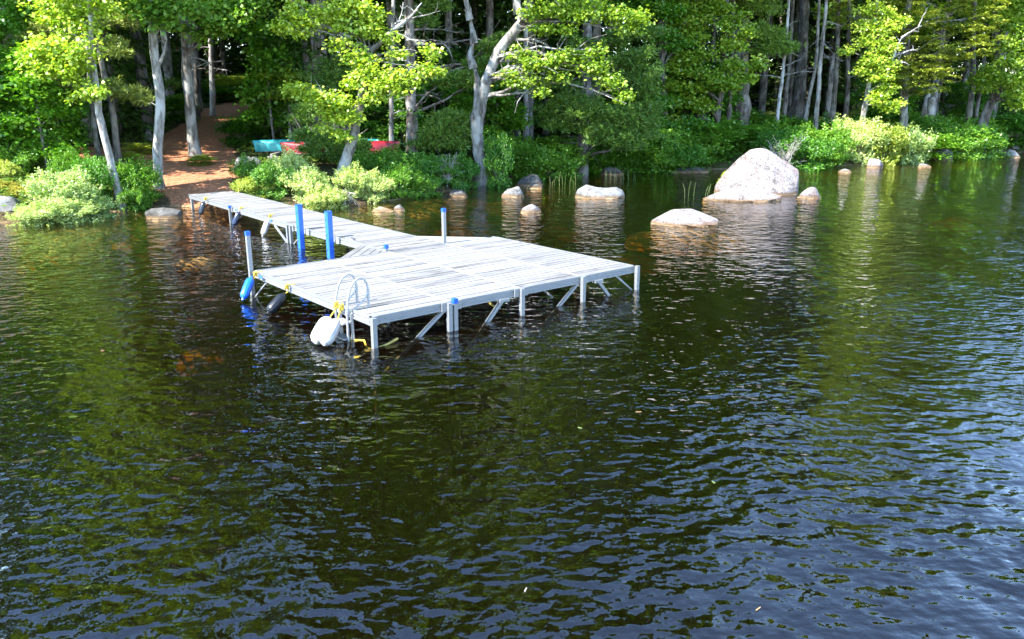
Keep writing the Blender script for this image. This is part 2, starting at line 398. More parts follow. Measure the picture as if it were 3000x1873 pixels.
def ground_mat():
    m, nt, out = new_mat('ground')
    p = N(nt, 'BsdfPrincipled', Roughness=.95); p.inputs['Specular IOR Level'].default_value = .15
    at = nt.nodes.new('ShaderNodeAttribute'); at.attribute_name = 'path'
    n1 = geo_noise(nt, 1.2, 7, .65); n2 = geo_noise(nt, 9, 6, .7); n3 = geo_noise(nt, 30, 4, .7)
    lit = ramp(nt, n2.outputs[0], [(.3, (.030, .022, .012)), (.5, (.075, .052, .028)), (.7, (.16, .115, .055))]).outputs[0]
    moss = ramp(nt, n2.outputs[0], [(.3, (.02, .03, .008)), (.7, (.07, .085, .02))]).outputs[0]
    mm = ramp(nt, n1.outputs[0], [(.45, (0, 0, 0)), (.6, (1, 1, 1))]).outputs[0]
    land = mix(nt, mm, lit, moss)
    clay = ramp(nt, n2.outputs[0], [(.28, (.19, .07, .034)), (.5, (.42, .175, .088)), (.72, (.60, .33, .20))]).outputs[0]
    cl2 = ramp(nt, n3.outputs[0], [(.36, (.55, .5, .45)), (.5, (1, 1, 1)), (.72, (1.25, 1.2, 1.15))]).outputs[0]
    clay = mix(nt, .8, clay, cl2, 'MULTIPLY')
    pm = N(nt, 'Math', operation='MULTIPLY_ADD'); pm.inputs[1].default_value = .6; pm.inputs[2].default_value = -.3
    nt.links.new(n2.outputs[0], pm.inputs[0]); pa = N(nt, 'Math', operation='ADD'); nt.links.new(pm.outputs[0], pa.inputs[0]); nt.links.new(at.outputs['Fac'], pa.inputs[1])
    pr = ramp(nt, pa.outputs[0], [(.35, (0, 0, 0)), (.6, (1, 1, 1))]).outputs[0]
    land = mix(nt, pr, land, clay)
    # lake bed below the water level: silt, sand and cobble tones
    bed = ramp(nt, n1.outputs[0], [(.36, (.12, .08, .045)), (.5, (.30, .20, .11)), (.64, (.52, .38, .22))]).outputs[0]
    bd2 = ramp(nt, n2.outputs[0], [(.35, (.55, .55, .55)), (.62, (1.2, 1.2, 1.2))]).outputs[0]
    bed = mix(nt, 1.0, bed, bd2, 'MULTIPLY')
    g = nt.nodes.new('ShaderNodeNewGeometry'); sp = nt.nodes.new('ShaderNodeSeparateXYZ'); nt.links.new(g.outputs['Position'], sp.inputs[0])
    mr = N(nt, 'MapRange'); mr.inputs[1].default_value = -.02; mr.inputs[2].default_value = .06; nt.links.new(sp.outputs[2], mr.inputs[0])
    nt.links.new(mix(nt, mr.outputs[0], bed, land), p.inputs['Base Color'])
    hh = N(nt, 'Math', operation='ADD'); nt.links.new(n2.outputs[0], hh.inputs[0]); nt.links.new(n3.outputs[0], hh.inputs[1])
    nt.links.new(bump(nt, hh.outputs[0], .05), p.inputs['Normal'])
    nt.links.new(p.outputs[0], out.inputs[0]); return m
M['ground'] = ground_mat()
gme = mesh_np('ground', np.stack([GX, GY, GZ], -1).reshape(-1, 3), quads, None, M['ground'], True)
att = gme.attributes.new('path', 'FLOAT', 'POINT'); att.data.foreach_set('value', path_mask(GX, GY).ravel().astype(np.float32))
tag(link('ground', gme), kind='structure')

def water_mat():
    m, nt, out = new_mat('lake_water')
    n_swell = geo_noise(nt, 1.0, 2, .5, (1.25, .28, 1)); n_mid = geo_noise(nt, 1.0, 1, .45, (1.7, 2.0, 1)); n_rip = geo_noise(nt, 1.0, 1, .5, (4.2, 5.4, 1)); n_cap = geo_noise(nt, 1.0, 1, .5, (11, 14, 1))
    n_gust = geo_noise(nt, .16, 2, .5, (1.6, .7, 1))
    gr = N(nt, 'MapRange'); gr.inputs[1].default_value = .3; gr.inputs[2].default_value = .7; gr.inputs[3].default_value = .4; gr.inputs[4].default_value = 1.45; nt.links.new(n_gust.outputs[0], gr.inputs[0])
    def scaled(src, k):
        a = N(nt, 'Math', operation='MULTIPLY'); a.inputs[1].default_value = k; nt.links.new(src, a.inputs[0]); return a.outputs[0]
    def addn(a, b):
        x = N(nt, 'Math', operation='ADD'); nt.links.new(a, x.inputs[0]); nt.links.new(b, x.inputs[1]); return x.outputs[0]
    small = addn(addn(scaled(n_mid.outputs[0], WAVE[1]), scaled(n_rip.outputs[0], WAVE[2])), scaled(n_cap.outputs[0], WAVE[3]))
    mg = N(nt, 'Math', operation='MULTIPLY'); nt.links.new(small, mg.inputs[0]); nt.links.new(gr.outputs[0], mg.inputs[1])
    h = addn(scaled(n_swell.outputs[0], WAVE[0]), mg.outputs[0])
    b = N(nt, 'Bump', Strength=1.0, Distance=1.0); nt.links.new(h, b.inputs['Height'])
    fr = N(nt, 'Fresnel', IOR=1.58); nt.links.new(b.outputs[0], fr.inputs['Normal'])
    gl = N(nt, 'BsdfGlossy', Roughness=.0); gl.inputs[0].default_value = (1, 1, 1, 1); nt.links.new(b.outputs[0], gl.inputs['Normal'])
    tr0 = N(nt, 'BsdfTransparent'); tr0.inputs[0].default_value = (.95, .93, .87, 1)
    df = N(nt, 'BsdfDiffuse'); df.inputs[0].default_value = (.10, .062, .012, 1)          # light scattered back by the peaty water
    tr = N(nt, 'MixShader'); tr.inputs[0].default_value = .016; nt.links.new(tr0.outputs[0], tr.inputs[1]); nt.links.new(df.outputs[0], tr.inputs[2])
    mx = N(nt, 'MixShader'); nt.links.new(fr.outputs[0], mx.inputs[0]); nt.links.new(tr.outputs[0], mx.inputs[1]); nt.links.new(gl.outputs[0], mx.inputs[2])
    nt.links.new(mx.outputs[0], out.inputs['Surface'])
    va = N(nt, 'VolumeAbsorption', Density=1.7); va.inputs[0].default_value = (.63, .49, .0, 1)
    nt.links.new(va.outputs[0], out.inputs['Volume'])
    return m
WAVE = (.030, .050, .034, .0065)
M['water'] = water_mat()
wb = MB().box(-110, 130, -35, 130, -6, 0).build('lake_water', M['water']); tag(wb, kind='structure')

# ------------------------------------------------------------------ dock
DOCK, YAW, DZ, SW, SL = Vector((-5.0752, 15.4196, 0)), .6931, .489, 1.525, 4.504
FH = .135                                       # frame depth
plat = empty('dock_platform', DOCK, YAW, 'wide pale boarded dock platform standing on white metal legs in the water', 'dock')
def boards(root, u0, u1, v0, v1, n, mat, name='deck_board', ztop=DZ):
    pitch = (v1 - v0) / n; w = pitch - .02
    me = MB().box(-(u1 - u0) / 2, (u1 - u0) / 2, -w / 2, w / 2, -.03, 0).mesh(name, mat)
    for i in range(n):
        o = link(name, me, root)
        o.location = ((u0 + u1) / 2, v0 + pitch * (i + .5), ztop + random.uniform(-.003, .002))
        o.rotation_euler = (random.uniform(-.006, .006), random.uniform(-.0012, .0012), random.uniform(-.0012, .0012) + (math.pi if i % 2 else 0))
for k in range(4):
    boards(plat, k * SW + .028, (k + 1) * SW - .028, -SL + .05, -.05, 28, M['deck'])
def rail(root, a, b, mat=M['aluminium'], inward=1):
    """extruded frame rail: lip, recessed web and lower flange; a->b along the outer face, profile facing right of a->b"""
    a, b = Vector(a), Vector(b); d = (b - a).normalized(); r = Vector((d.y, -d.x, 0))
    prof = [(0, .004), (.0, -.03), (-.012, -.036), (-.012, -.062), (0, -.07), (0, -.085), (-.008, -.09), (-.008, -.105), (.004, -.11), (.004, -FH), (-.045, -FH), (-.045, .004)]
    n = len(prof); mb = MB(); vs = []
    for p in (a, b):
        for (o, z) in prof: vs.append(p + r * o + Vector((0, 0, z)))
    mb._add(vs, [(i, n + i, n + (i + 1) % n, (i + 1) % n) for i in range(n)] + [tuple(range(n)), tuple(range(n, 2 * n))[::-1]])
    return mb.build('frame_rail', mat, root)
rail(plat, (0, -SL, DZ), (4 * SW, -SL, DZ)); rail(plat, (4 * SW, -SL, DZ), (4 * SW, 0, DZ))
rail(plat, (4 * SW, 0, DZ), (0, 0, DZ)); rail(plat, (0, 0, DZ), (0, -SL, DZ))
for k in (1, 2, 3):
    MB().box(k * SW - .026, k * SW + .026, -SL + .046, -.046, DZ - FH, DZ + .006).build('seam_strip', M['white_metal'], plat)
for k in range(4):                               # cross joists under the boards
    for v in (-1.1, -2.25, -3.4):
        MB().box(k * SW + .03, (k + 1) * SW - .03, v - .02, v + .02, DZ - FH + .02, DZ - .036).build('joist', M['aluminium'], plat)
def leg(root, u, v, top, cap=False, size=.075, name='leg', mat=M['aluminium'], zb=None):
    g = root.matrix_basis if False else Matrix.Translation(root.location) @ Matrix.Rotation(root.rotation_euler.z, 4, 'Z')
    P = g @ Vector((u, v, 0)); zb = gz(P.x, P.y) - .1 if zb is None else zb
    h = size / 2
    mb = MB().box(u - h, u + h, v - h, v + h, zb, top)
    for du, dv in ((-1, 0), (1, 0), (0, -1), (0, 1)):   # raised corner ribs of the extrusion
        pass
    o = mb.build(name, mat, root)
    MB().box(u - h - .05, u + h + .05, v - h - .05, v + h + .05, zb - .02, zb + .03).build('foot_pad', mat, o)
    if cap:
        MB().box(u - h - .004, u + h + .004, v - h - .004, v + h + .004, top - .07, top + .012).build('leg_cap', M['blue_cap'], o)
    return o
legs = [(0 - .045, 0 + .02, 1.25, True), (0 + .035, -SL - .045, DZ - .01, False), (SW - .055, -SL - .045, DZ - .004, False), (SW + .055, -SL - .045, DZ + .045, True),
        (2 * SW, -SL - .045, DZ + .003, False), (3 * SW, -SL - .045, DZ + .003, False), (4 * SW + .0, -SL - .042, DZ + .006, False), (4 * SW - .04, .045, DZ, False),
        (3 * SW + .02, .045, 1.29, True), (2 * SW - .02, .03, DZ + .14, True), (SW, .045, DZ - .02, False), (-.045, -SL + .12, DZ - .02, False)]
for u, v, t, c in legs[:-1]: leg(plat, u, v, t, c)
def bracket(root, u, v, w=.16, z0=DZ - FH - .03, z1=DZ + .005):
    MB().box(u - w / 2, u + w / 2, v - .012, v + .012, z0, z1).build('leg_bracket', M['aluminium'], root)
for u in (.08, SW - .14, SW + .16, 2 * SW - .1, 2 * SW + .11, 3 * SW + .1): bracket(plat, u, -SL - .018, .10, DZ - FH - .008, DZ + .006)
fv = -SL + .02
def brace(root, a, b, w=.05, h=.05, mat=M['aluminium']): MB().bar(a, b, w, h).build('brace', mat, root)
brace(plat, (SW - .12, fv, .36), (SW - 1.5, fv, -.62)); brace(plat, (3 * SW - .08, fv, .36), (3 * SW - 1.45, fv, -.68))
brace(plat, (2.66, fv, .34), (1.72, fv, -.6), .06, .06); brace(plat, (5.02, fv, .34), (5.85, fv, -.55), .06, .06)
for u in (2.66, 5.02): MB().box(u - .10, u + .12, fv - .05, fv + .04, DZ - FH - .05, DZ - FH - .002).build('brace_bracket', M['aluminium'], plat)
brace(plat, (2.02, fv + .5, .35), (1.62, fv + .12, -.1), .025, .025)
brace(plat, (4 * SW - .05, -SL + .75, .36), (4 * SW - .02, -SL + .06, -.02), .02, .02); brace(plat, (4 * SW - .55, -SL + .05, .36), (4 * SW - .04, -SL + .03, -.02), .03, .03)
brace(plat, (-.02, -.62, .34), (-.04, -.05, -.05), .03, .03)
brace(plat, (SW - .9, -SL + 1.4, .34), (SW - .1, -SL + .5, -.5), .035, .035); brace(plat, (2 * SW + .75, -SL + 1.2, .34), (2 * SW + .1, -SL + .5, -.4), .035, .035)
brace(plat, (3 * SW - .5, -SL + .9, .34), (3 * SW + .2, -SL + .3, -.4), .035, .035)
brace(plat, (3 * SW + .75, -SL + 1.1, .34), (4 * SW - .35, -SL + .45, -.35), .035, .035, M['algae']); brace(plat, (2 * SW - .4, -SL + .9, .34), (2 * SW + .3, -SL + .25, -.35), .035, .035, M['algae'])
# corner gussets at the walkway junction
TG = 1.19
gl_ = empty('corner_gusset', (0, 0, 0)); gl_.parent = plat
def gusset(name, tri, z, mat, stripes, root):
    o = MB().poly_prism(tri, z - FH + .01, z - .028).build(name, M['aluminium'], root)
    a, b, c = [Vector((*p, 0)) for p in tri]       # right angle at a; boards run parallel to b-c
    for i in range(stripes):
        t0 = i / stripes + .012; t1 = (i + 1) / stripes - .012
        if t1 >= 1: t1 = .995
        p = [a + (b - a) * t0, a + (b - a) * t1, a + (c - a) * t1, a + (c - a) * t0]
        pts = [(q.x, q.y) for q in p]
        if (p[1] - p[0]).cross(p[2] - p[1]).z < 0: pts = pts[::-1]
        MB().poly_prism(pts, z - .028, z + random.uniform(-.003, 0)).build('gusset_board', mat, o)
    return o
bpy.data.objects.remove(gl_)
gusset('corner_gusset', [(2 * SW - .005, .01), (2 * SW - 1.2, .01), (2 * SW - .005, 1.2)][::1], DZ - .012, M['gusset_deck'], 5, plat)
g2 = MB().poly_prism([(3 * SW + .09, .012), (3 * SW + 1.3, .012), (3 * SW + .09, 1.28)], DZ - .05, DZ + .004).build('corner_panel', M['white_metal'], plat)
MB().box(-.0535, -.047, -.55, -.40, DZ - .075, DZ - .02).build('label_sticker', M['sticker'], plat)

walk = empty('dock_walkway', DOCK, YAW, 'long narrow boarded walkway from the clay path out to the wide platform', 'walkway')
U0, U1 = 2 * SW + .015, 3 * SW + .075
def walk_section(v0, v1, n, du0=0.0, du1=0.0, z0=DZ, z1=DZ):
    pitch = (v1 - v0) / n; w = pitch - .02
    me = MB().box(-(U1 - U0) / 2 + .03, (U1 - U0) / 2 - .03, -w / 2, w / 2, -.03, 0).mesh('deck_board', M['deck'])
    for i in range(n):
        t = (i + .5) / n; o = link('deck_board', me, walk)
        o.location = ((U0 + U1) / 2 + du0 + (du1 - du0) * t, v0 + pitch * (i + .5), z0 + (z1 - z0) * t + random.uniform(-.003, .002))
        o.rotation_euler = (random.uniform(-.006, .006), random.uniform(-.0015, .0015), random.uniform(-.002, .002) + (math.pi if i % 2 else 0))
    rail(walk, (U0 + du1, v1, z1), (U0 + du0, v0, z0)); rail(walk, (U1 + du0, v0, z0), (U1 + du1, v1, z1))
    for t in (.25, .5, .75):
        v = v0 + (v1 - v0) * t; d = du0 + (du1 - du0) * t; z = z0 + (z1 - z0) * t
        MB().box(U0 + d + .05, U1 + d - .05, v - .02, v + .02, z - FH + .02, z - .036).build('joist', M['aluminium'], walk)
    for v, d, z in ((v0 + .025, du0, z0), (v1 - .025, du1, z1)):
        MB().box(U0 + d + .05, U1 + d - .05, v - .02, v + .02, z - FH, z - .034).build('end_rail', M['aluminium'], walk)
walk_section(.05, 4.6, 28); walk_section(4.6, 9.3, 29, 0, .12); walk_section(9.3, 13.75, 27, .14, .28, DZ, DZ - .02)
for v, d in ((4.85, 0), (9.45, .14)):
    leg(walk, U0 + d - .05, v, DZ + (.03 if v > 9 else -.01), v > 9); leg(walk, U1 + d + .05, v, DZ - .01)
    MB().box(U0 + d - .03, U0 + d - .002, v - .12, v + .12, DZ - FH - .02, DZ + .004).build('leg_bracket', M['aluminium'], walk)
leg(walk, U0 - .04, 5.06, DZ - .02)
brace(walk, (U0 - .03, 5.9, .36), (U0 - .03, 5.0, -.1), .045, .045); brace(walk, (U0 + .5, 5.3, .36), (U0 + .1, 5.5, -.05), .02, .02)
brace(walk, (U0 + .12, 8.7, .36), (U0 + .1, 9.4, -.1), .03, .03); brace(walk, (U0 + .5, 9.2, .36), (U0 + .15, 9.4, -.05), .02, .02)
brace(walk, (U0 - .02, 4.2, .36), (U0 - .03, 4.75, .0), .03, .03)
MB().box(U0 + .2, U0 + .28, 13.3, 13.38, -.5, DZ - FH).build('shore_prop', M['grey_timber'], walk)
for v in (6.3, 9.0): MB().box(U0 - .0165 + (.13 if v > 8 else .04), U0 - .009 + (.13 if v > 8 else .04), v - .08, v + .08, DZ - .08, DZ - .02).build('label_sticker', M['sticker'], walk)
def cleat(v):
    mb = MB().box(U0 + .10, U0 + .13, v - .03, v + .03, DZ, DZ + .035).bar((U0 + .115, v - .11, DZ + .045), (U0 + .115, v + .11, DZ + .045), .022, .018)
    mb.build('cleat', M['dark_metal'], walk)
cleat(1.75); cleat(4.75)
for v in (4.1, 2.5):                              # guide brackets that hold the blue posts
    MB().box(U0 - .05, U0 - .01, v - .30, v - .13, DZ - FH, DZ + .02).build('post_bracket', M['white_metal'], walk)
    MB().box(U0 - .02, U0 + .16, v - .24, v - .19, DZ + .002, DZ + .018).build('post_bracket', M['dark_metal'], walk)

g = Matrix.Translation(DOCK) @ Matrix.Rotation(YAW, 4, 'Z')
def D(u, v, z=0.0): return g @ Vector((u, v, z))
def dv(u, v, z=0.0): return (Matrix.Rotation(YAW, 3, 'Z') @ Vector((u, v, z)))
for (u, v), lab in (((2.90, 4.02), 'blue square mooring post beside the walkway, nearer the shore'), ((2.90, 2.42), 'blue square mooring post beside the walkway, nearer the platform')):
    P = D(u, v); b = gz(P.x, P.y) - .1
    t = empty('mooring_post', P, YAW, lab, 'post', 'blue posts beside the walkway')
    h = .073; c = .018
    oct_ = [(-h, -h + c), (-h + c, -h), (h - c, -h), (h, -h + c), (h, h - c), (h - c, h), (-h + c, h), (-h, h - c)]
    MB().poly_prism(oct_, b, 1.11).build('post', M['blue_plastic'], t)
    MB().poly_prism([(x * 1.04, y * 1.04) for x, y in oct_], 1.11, 1.13).build('post_cap', M['blue_cap'], t)
    for z in (.92, .55, .2):
        MB().tube([(-h - .002, 0.0, z), (-h + .01, 0.0, z)], .024, 10).build('bolt_hole', M['hole'], t)

# ladder
lad = empty('boarding_ladder', D(-.1, -3.76), YAW, 'white metal boarding ladder with two hooped handrails on the platform edge', 'ladder')
def LP(u, z, v): return (u + .1, v, z)
for v in (-.19, .19):
    arc = [LP(-.10 + .0, -.62, v), LP(-.10, .10, v), LP(-.095, .45, v), LP(-.075, .66, v), LP(-.02, .84, v), LP(.06, .95, v), LP(.15, .995, v), LP(.235, .965, v), LP(.285, .88, v), LP(.30, .76, v), LP(.305, .50, v)]
    # flat bar handrail
    mb = MB()
    sm = []
    for i in range(len(arc) - 1):
        for k in range(3): sm.append(Vector(arc[i]).lerp(Vector(arc[i + 1]), k / 3))
    sm.append(Vector(arc[-1]))
    n = len(sm); vs = []; fs = []
    for i, p in enumerate(sm):
        d = (sm[min(i + 1, n - 1)] - sm[max(i - 1, 0)]).normalized(); s = Vector((0, 1, 0)); u = d.cross(s).normalized()
        for (a, b) in ((-1, -1), (1, -1), (1, 1), (-1, 1)): vs.append(p + s * (.019 * a) + u * (.012 * b))
    for i in range(n - 1):
        for k in range(4): fs.append((i * 4 + k, i * 4 + (k + 1) % 4, i * 4 + 4 + (k + 1) % 4, i * 4 + 4 + k))
    fs += [(3, 2, 1, 0), (n * 4 - 4, n * 4 - 3, n * 4 - 2, n * 4 - 1)]
    mb._add(vs, fs); mb.build('handrail', M['white_metal'], lad)
    MB().bar(LP(.30, .50, v), LP(.30, .80, v), .045, .02, (0, 1, 0)).build('deck_upright', M['white_metal'], lad)
    MB().tube([LP(.29, .74, v), LP(.25, .66, v), LP(.15, .57, v), LP(.04, .515, v)], .014, 6).build('gusset_strut', M['white_metal'], lad)
    MB().box(.02, .45, v - .025, v + .025, DZ + .004, DZ + .014).build('base_plate', M['white_metal'], lad)
    MB().bar(LP(.0, -.55, v), LP(-.02, .42, v), .03, .05, (0, 1, 0)).build('side_rail', M['white_metal'], lad)
for z in (.28, .02, -.26):
    MB().box(-.07, .10, -.17, .17, z - .014, z + .014).build('rung', M['white_metal'], lad)

# fenders
def fender(top, bot, r, mat, label, ropes=(), name='boat_fender', group='fenders hung round the dock'):
    top, bot = Vector(top), Vector(bot); L = (top - bot).length; ax = (top - bot).normalized()
    root = empty(name, bot, 0, label, 'fender', group)
    prof = [(0, .16), (.015, .36), (.045, .62), (.09, .80), (.15, .93), (.23, 1.0), (.5, 1.03), (.77, 1.0), (.85, .93), (.91, .80), (.955, .62), (.985, .36), (1, .16)]
    n = 48; vs = []; fs = []
    x = ax.cross(Vector((0, 0, 1)) if abs(ax.z) < .95 else Vector((1, 0, 0))).normalized(); y = ax.cross(x)
    for t, k in prof:
        for i in range(n):
            a = 2 * math.pi * i / n; flute = 1 - (.05 if .05 < t < .95 else 0) * (1 if i % 4 == 0 else 0)
            vs.append(ax * (t * L) + (x * math.cos(a) + y * math.sin(a)) * (r * k * flute))
    for j in range(len(prof) - 1):
        for i in range(n): fs.append((j * n + i, j * n + (i + 1) % n, (j + 1) * n + (i + 1) % n, (j + 1) * n + i))
    fs += [tuple(range(n))[::-1], tuple((len(prof) - 1) * n + i for i in range(n))]
    mb = MB(); mb._add(vs, fs); mb.build('fender_body', mat, root, True)
    for s, p in ((-1, Vector((0, 0, 0))), (1, ax * L)):
        MB().tube([p + ax * (-s * .01), p + ax * (s * .035)], [r * .34, r * .24], 10).build('end_eyelet', mat, root)
    for k, pts in enumerate(ropes):
        MB().tube([Vector(p) - bot for p in pts], .011, 6).build('rope', M['rope_yellow'], root)
    return root
def knot(P, bot_root, s=.035):
    pts = [Vector(P) + Vector((s * math.cos(a) * .8, s * math.sin(a) * .8, s * 1.4 * math.sin(a * 1.5))) - Vector(bot_root.location) for a in np.linspace(0, 9, 16)]
    MB().tube(pts, .016, 6).build('knot', M['rope_yellow'], bot_root)
def hang(u, v, z, top): 
    e_ = D(u, v, z); return [D(u + .14, v, DZ + .012), D(u - .03, v, DZ + .012), e_, Vector(top)]
def on_plane(px, py, z):
    r = ray(px, py); t = (z - CAM_H) / r[2]; return Vector((r[0] * t, r[1] * t, z))
for u, v, zt, bx, by, r, mt, lab in (
    (-.16, -.26, .40, 712, 876, .085, 'vinyl_blue', 'bright blue ribbed fender at the platform corner under the white post'),
    (-.12, -1.66, .33, 786, 916, .095, 'vinyl_charcoal', 'dark grey ribbed fender leaning out mid-way along the platform edge')):
    top = D(u, v, zt); bot = on_plane(bx, by, .07)
    f = fender(top, bot, r, M[mt], lab, [hang(u + .08, v, DZ - .1, top)]); knot(D(-.07, v, DZ - .02), f)
for (u, v, bx, by, r, lab) in ((-.20, -3.50, 926, 1000, .13, 'fat white fender tied on the far side of the boarding ladder'),
                            (-.15, -3.68, 950, 1006, .115, 'fat white fender tied on the near side of the boarding ladder')):
    top = D(u, v, .27); bot = on_plane(bx, by, .10)
    f = fender(top, bot, r, M['vinyl_white'], lab, [[D(-.10, v - .16, .52), D(-.13, v - .1, .44), top]]); knot(D(-.13, v - .15, .54), f, .04)
for (px, py, bx, by, mt, lab) in ((806 - 20, 644, 770, 692, 'vinyl_white', 'white ribbed fender hanging at the middle of the walkway'),
                             (700, 622, 684, 664, 'vinyl_navy', 'navy ribbed fender hanging beside the second walkway leg'),
                             (597, 592, 586, 632, 'vinyl_black', 'black fender hanging in shade at the shore end of the walkway')):
    B = on_water(bx, by); T = at_y(px, py, B.y + .15); d = (B + Vector((0, 0, .02)) - T)
    edge = at_y(px + 2, py - 12, B.y + .3)
    f = fender(T, T + d.normalized() * min(d.length, .62), .085, M[mt], lab, [[T + Vector((.12, .22, .15)), T + Vector((.0, .08, .10)), T]]); knot(T + Vector((.03, .09, .10)), f)
# algae-coated mooring ropes trailing under the platform
rp = MB().tube([D(SW - 1.05, fv - .04, .06), D(SW - 1.3, fv - .06, .0), D(SW - 1.7, fv - .02, -.05), D(SW - 2.3 + .9, fv + .3, -.12)], .02, 6).build('mooring_rope', M['algae'])
tag(rp, 'yellow-brown slimy rope trailing in the water under the platform near corner', 'rope')
rp = MB().tube([D(-.05, -3.9, -.01), D(.1, -4.1, .0), D(.0, -4.35, -.03), D(.05, -4.52, -.04)], .018, 6).build('mooring_rope', M['rope_yellow'])
tag(rp, 'short yellow rope floating between the ladder foot and the corner leg', 'rope')
yl = MB().poly_prism([(0, 0), (.04, .03), (.11, .02), (.15, 0), (.10, -.03), (.04, -.02)], 0, .004).build('fallen_leaf', M['rust_leaf'])
yl.location = D(2.35, -1.9, DZ + .004); tag(yl, 'tiny yellow-green leaf lying on the platform boards', 'leaf')

# ------------------------------------------------------------------ rocks
def rock_mesh(name, size, mat, seed, rough=.18, flat=.0, profile=None, sub=24):
    """lumpy closed stone: a displaced ellipsoid, optionally with a silhouette profile in x"""
    rg = np.random.default_rng(seed); nu, nv = sub * 2, sub
    th = np.linspace(0, 2 * np.pi, nu, endpoint=False); ph = np.linspace(0, np.pi, nv + 1)
    T, P = np.meshgrid(th, ph); d = np.stack([np.sin(P) * np.cos(T), np.sin(P) * np.sin(T), np.cos(P)], -1)
    disp = np.ones(T.shape)
    for k in range(22):
        w = rg.normal(size=3) * (1.2 + k * .42); disp += rough * np.sin(d @ w + rg.uniform(0, 6.28)) / (1 + .42 * k)
    for k in range(11):                                 # chopped facets
        nrm = rg.normal(size=3); nrm[2] = abs(nrm[2]) * .7; nrm /= np.linalg.norm(nrm); lim = rg.uniform(.70, .95)
        q = (d * disp[..., None]) @ nrm; disp = np.where(q > lim, disp * (1 - .75 * (q - lim) / np.maximum(q, 1e-6)), disp)
    V = d * disp[..., None]
    if profile is not None:
        px = np.array([p[0] for p in profile]); pz = np.array([p[1] for p in profile])
        V[..., 2] = np.where(V[..., 2] > 0, np.interp(V[..., 0], px, pz) * (1 - np.clip(np.abs(V[..., 1]) / np.sqrt(np.maximum(1.02 - V[..., 0] ** 2, .05)), 0, 1) ** 1.6) * (.94 + .12 * disp), V[..., 2])
    V = V * np.array(size)
    F = []
    for j in range(nv):
        for i in range(nu): F.append((j * nu + i, (j + 1) * nu + i, (j + 1) * nu + (i + 1) % nu, j * nu + (i + 1) % nu))
    me = mesh_np(name, V.reshape(-1, 3), np.array(F), None, mat, True)
    return me
def rock(label, px0, px1, py_top, py_base, mat, seed, depth=.8, rough=.16, profile=None, ground=False, sink=.35, name='rock', cat='rock', group=None, Y=None, zr=0.0):
    b = on_ground((px0 + px1) / 2, py_base) if ground else on_water((px0 + px1) / 2, py_base)
    w = (px1 - px0) / FPX * b.y * 1.1; h = max(.05, (py_base - py_top) / FPX * b.y)
    dep = w * depth; cy = b.y + dep * .42
    w *= cy / b.y; h2 = h * 1.0
    hz = h2 / (1 - sink) if profile is None else h2
    zc = b.z + h2 - hz
    o = link(name, rock_mesh(name, (w / 2, dep / 2, hz), mat, seed, rough, profile=profile))
    o.location = (b.x * cy / b.y, cy, zc); o.rotation_euler = (0, 0, zr)
    return tag(o, label, cat, group)
G_, K_, PK = M['granite_grey'], M['rock_dark'], M['granite_pink']
prof = [(-1.05, .04), (-.9, .20), (-.75, .44), (-.5, .73), (-.24, .95), (-.04, 1.0), (.14, .97), (.45, .77), (.7, .62), (.88, .50), (.97, .30), (1.05, .04)]
rock('huge pale pink-grey boulder standing in the water with a pointed top', 2098, 2338, 447, 572, PK, 3, .62, .05, prof, name='boulder', cat='boulder')
rock('low flat pale slab lying against the foot of the huge boulder', 2072, 2288, 557, 592, PK, 5, .55, .08, [(-1, .1), (-.7, .55), (-.3, .95), (.2, 1), (.6, .6), (1, .15)])
rock('small rounded pale stone just right of the huge boulder', 2336, 2410, 551, 582, PK, 8, .7, .10)
rock('broad pale hump of rock breaking the surface, amber below the water', 1912, 2112, 624, 664, PK, 9, .75, .08, [(-1, .08), (-.7, .55), (-.4, .98), (.1, 1), (.5, .62), (1, .1)])
rock('long low grey rock in the water near the shaded shore', 1688, 1820, 546, 582, G_, 12, .5, .10, [(-1.05, .35), (-.85, .62), (-.5, 1), (-.1, .78), (.3, .72), (.7, .8), (.95, .55), (1.05, .2)])
rock('grey domed rock standing off the forked pale tree', 1466, 1542, 545, 578, G_, 14, .7, .12)
rock('small pinkish rock split by a crack, alone in the water', 1522, 1588, 601, 624, PK, 15, .8, .14)
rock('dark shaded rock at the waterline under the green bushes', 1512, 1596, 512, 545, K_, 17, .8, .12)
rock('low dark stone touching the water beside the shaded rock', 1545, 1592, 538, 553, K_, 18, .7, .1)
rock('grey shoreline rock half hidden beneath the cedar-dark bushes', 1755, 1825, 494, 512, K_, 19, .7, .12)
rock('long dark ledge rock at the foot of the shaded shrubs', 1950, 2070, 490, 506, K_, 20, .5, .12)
rock('upright pale stone at the waterline under the sunny bushes', 2536, 2584, 462, 492, PK, 22, .8, .12)
rock('thin pink rock just awash in front of the sunny bushes', 2455, 2495, 497, 506, PK, 23, .8, .1)
rock('small pink rock at the water edge right of the sunny bushes', 2686, 2728, 479, 490, PK, 24, .8, .12)
rock('grey block half covered by bushes at the right waterline', 2728, 2795, 444, 470, G_, 25, .7, .12)
rock('low rounded grey rock near the right edge, in front of its group', 2938, 2988, 442, 462, G_, 26, .6, .1)
rock('pale boulder top in the rock group at the far right shore', 2955, 2990, 428, 446, G_, 27, .8, .12)
rock('large grey slab at the far right shore, cut by the frame', 2975, 3060, 418, 446, G_, 28, .7, .12)
rock('small grey boulder up the bank among the right-hand bushes', 2900, 2926, 375, 398, G_, 29, .8, .12, ground=True)
rock('big blue-grey rock at the left edge under the pale bush', -90, 105, 562, 650, G_, 30, .8, .10)
rock('dark wet ledge under the shore end of the walkway', 428, 540, 614, 642, K_, 31, .6, .12, [(-1, .5), (-.6, .9), (0, 1), (.5, .9), (1, .6)])
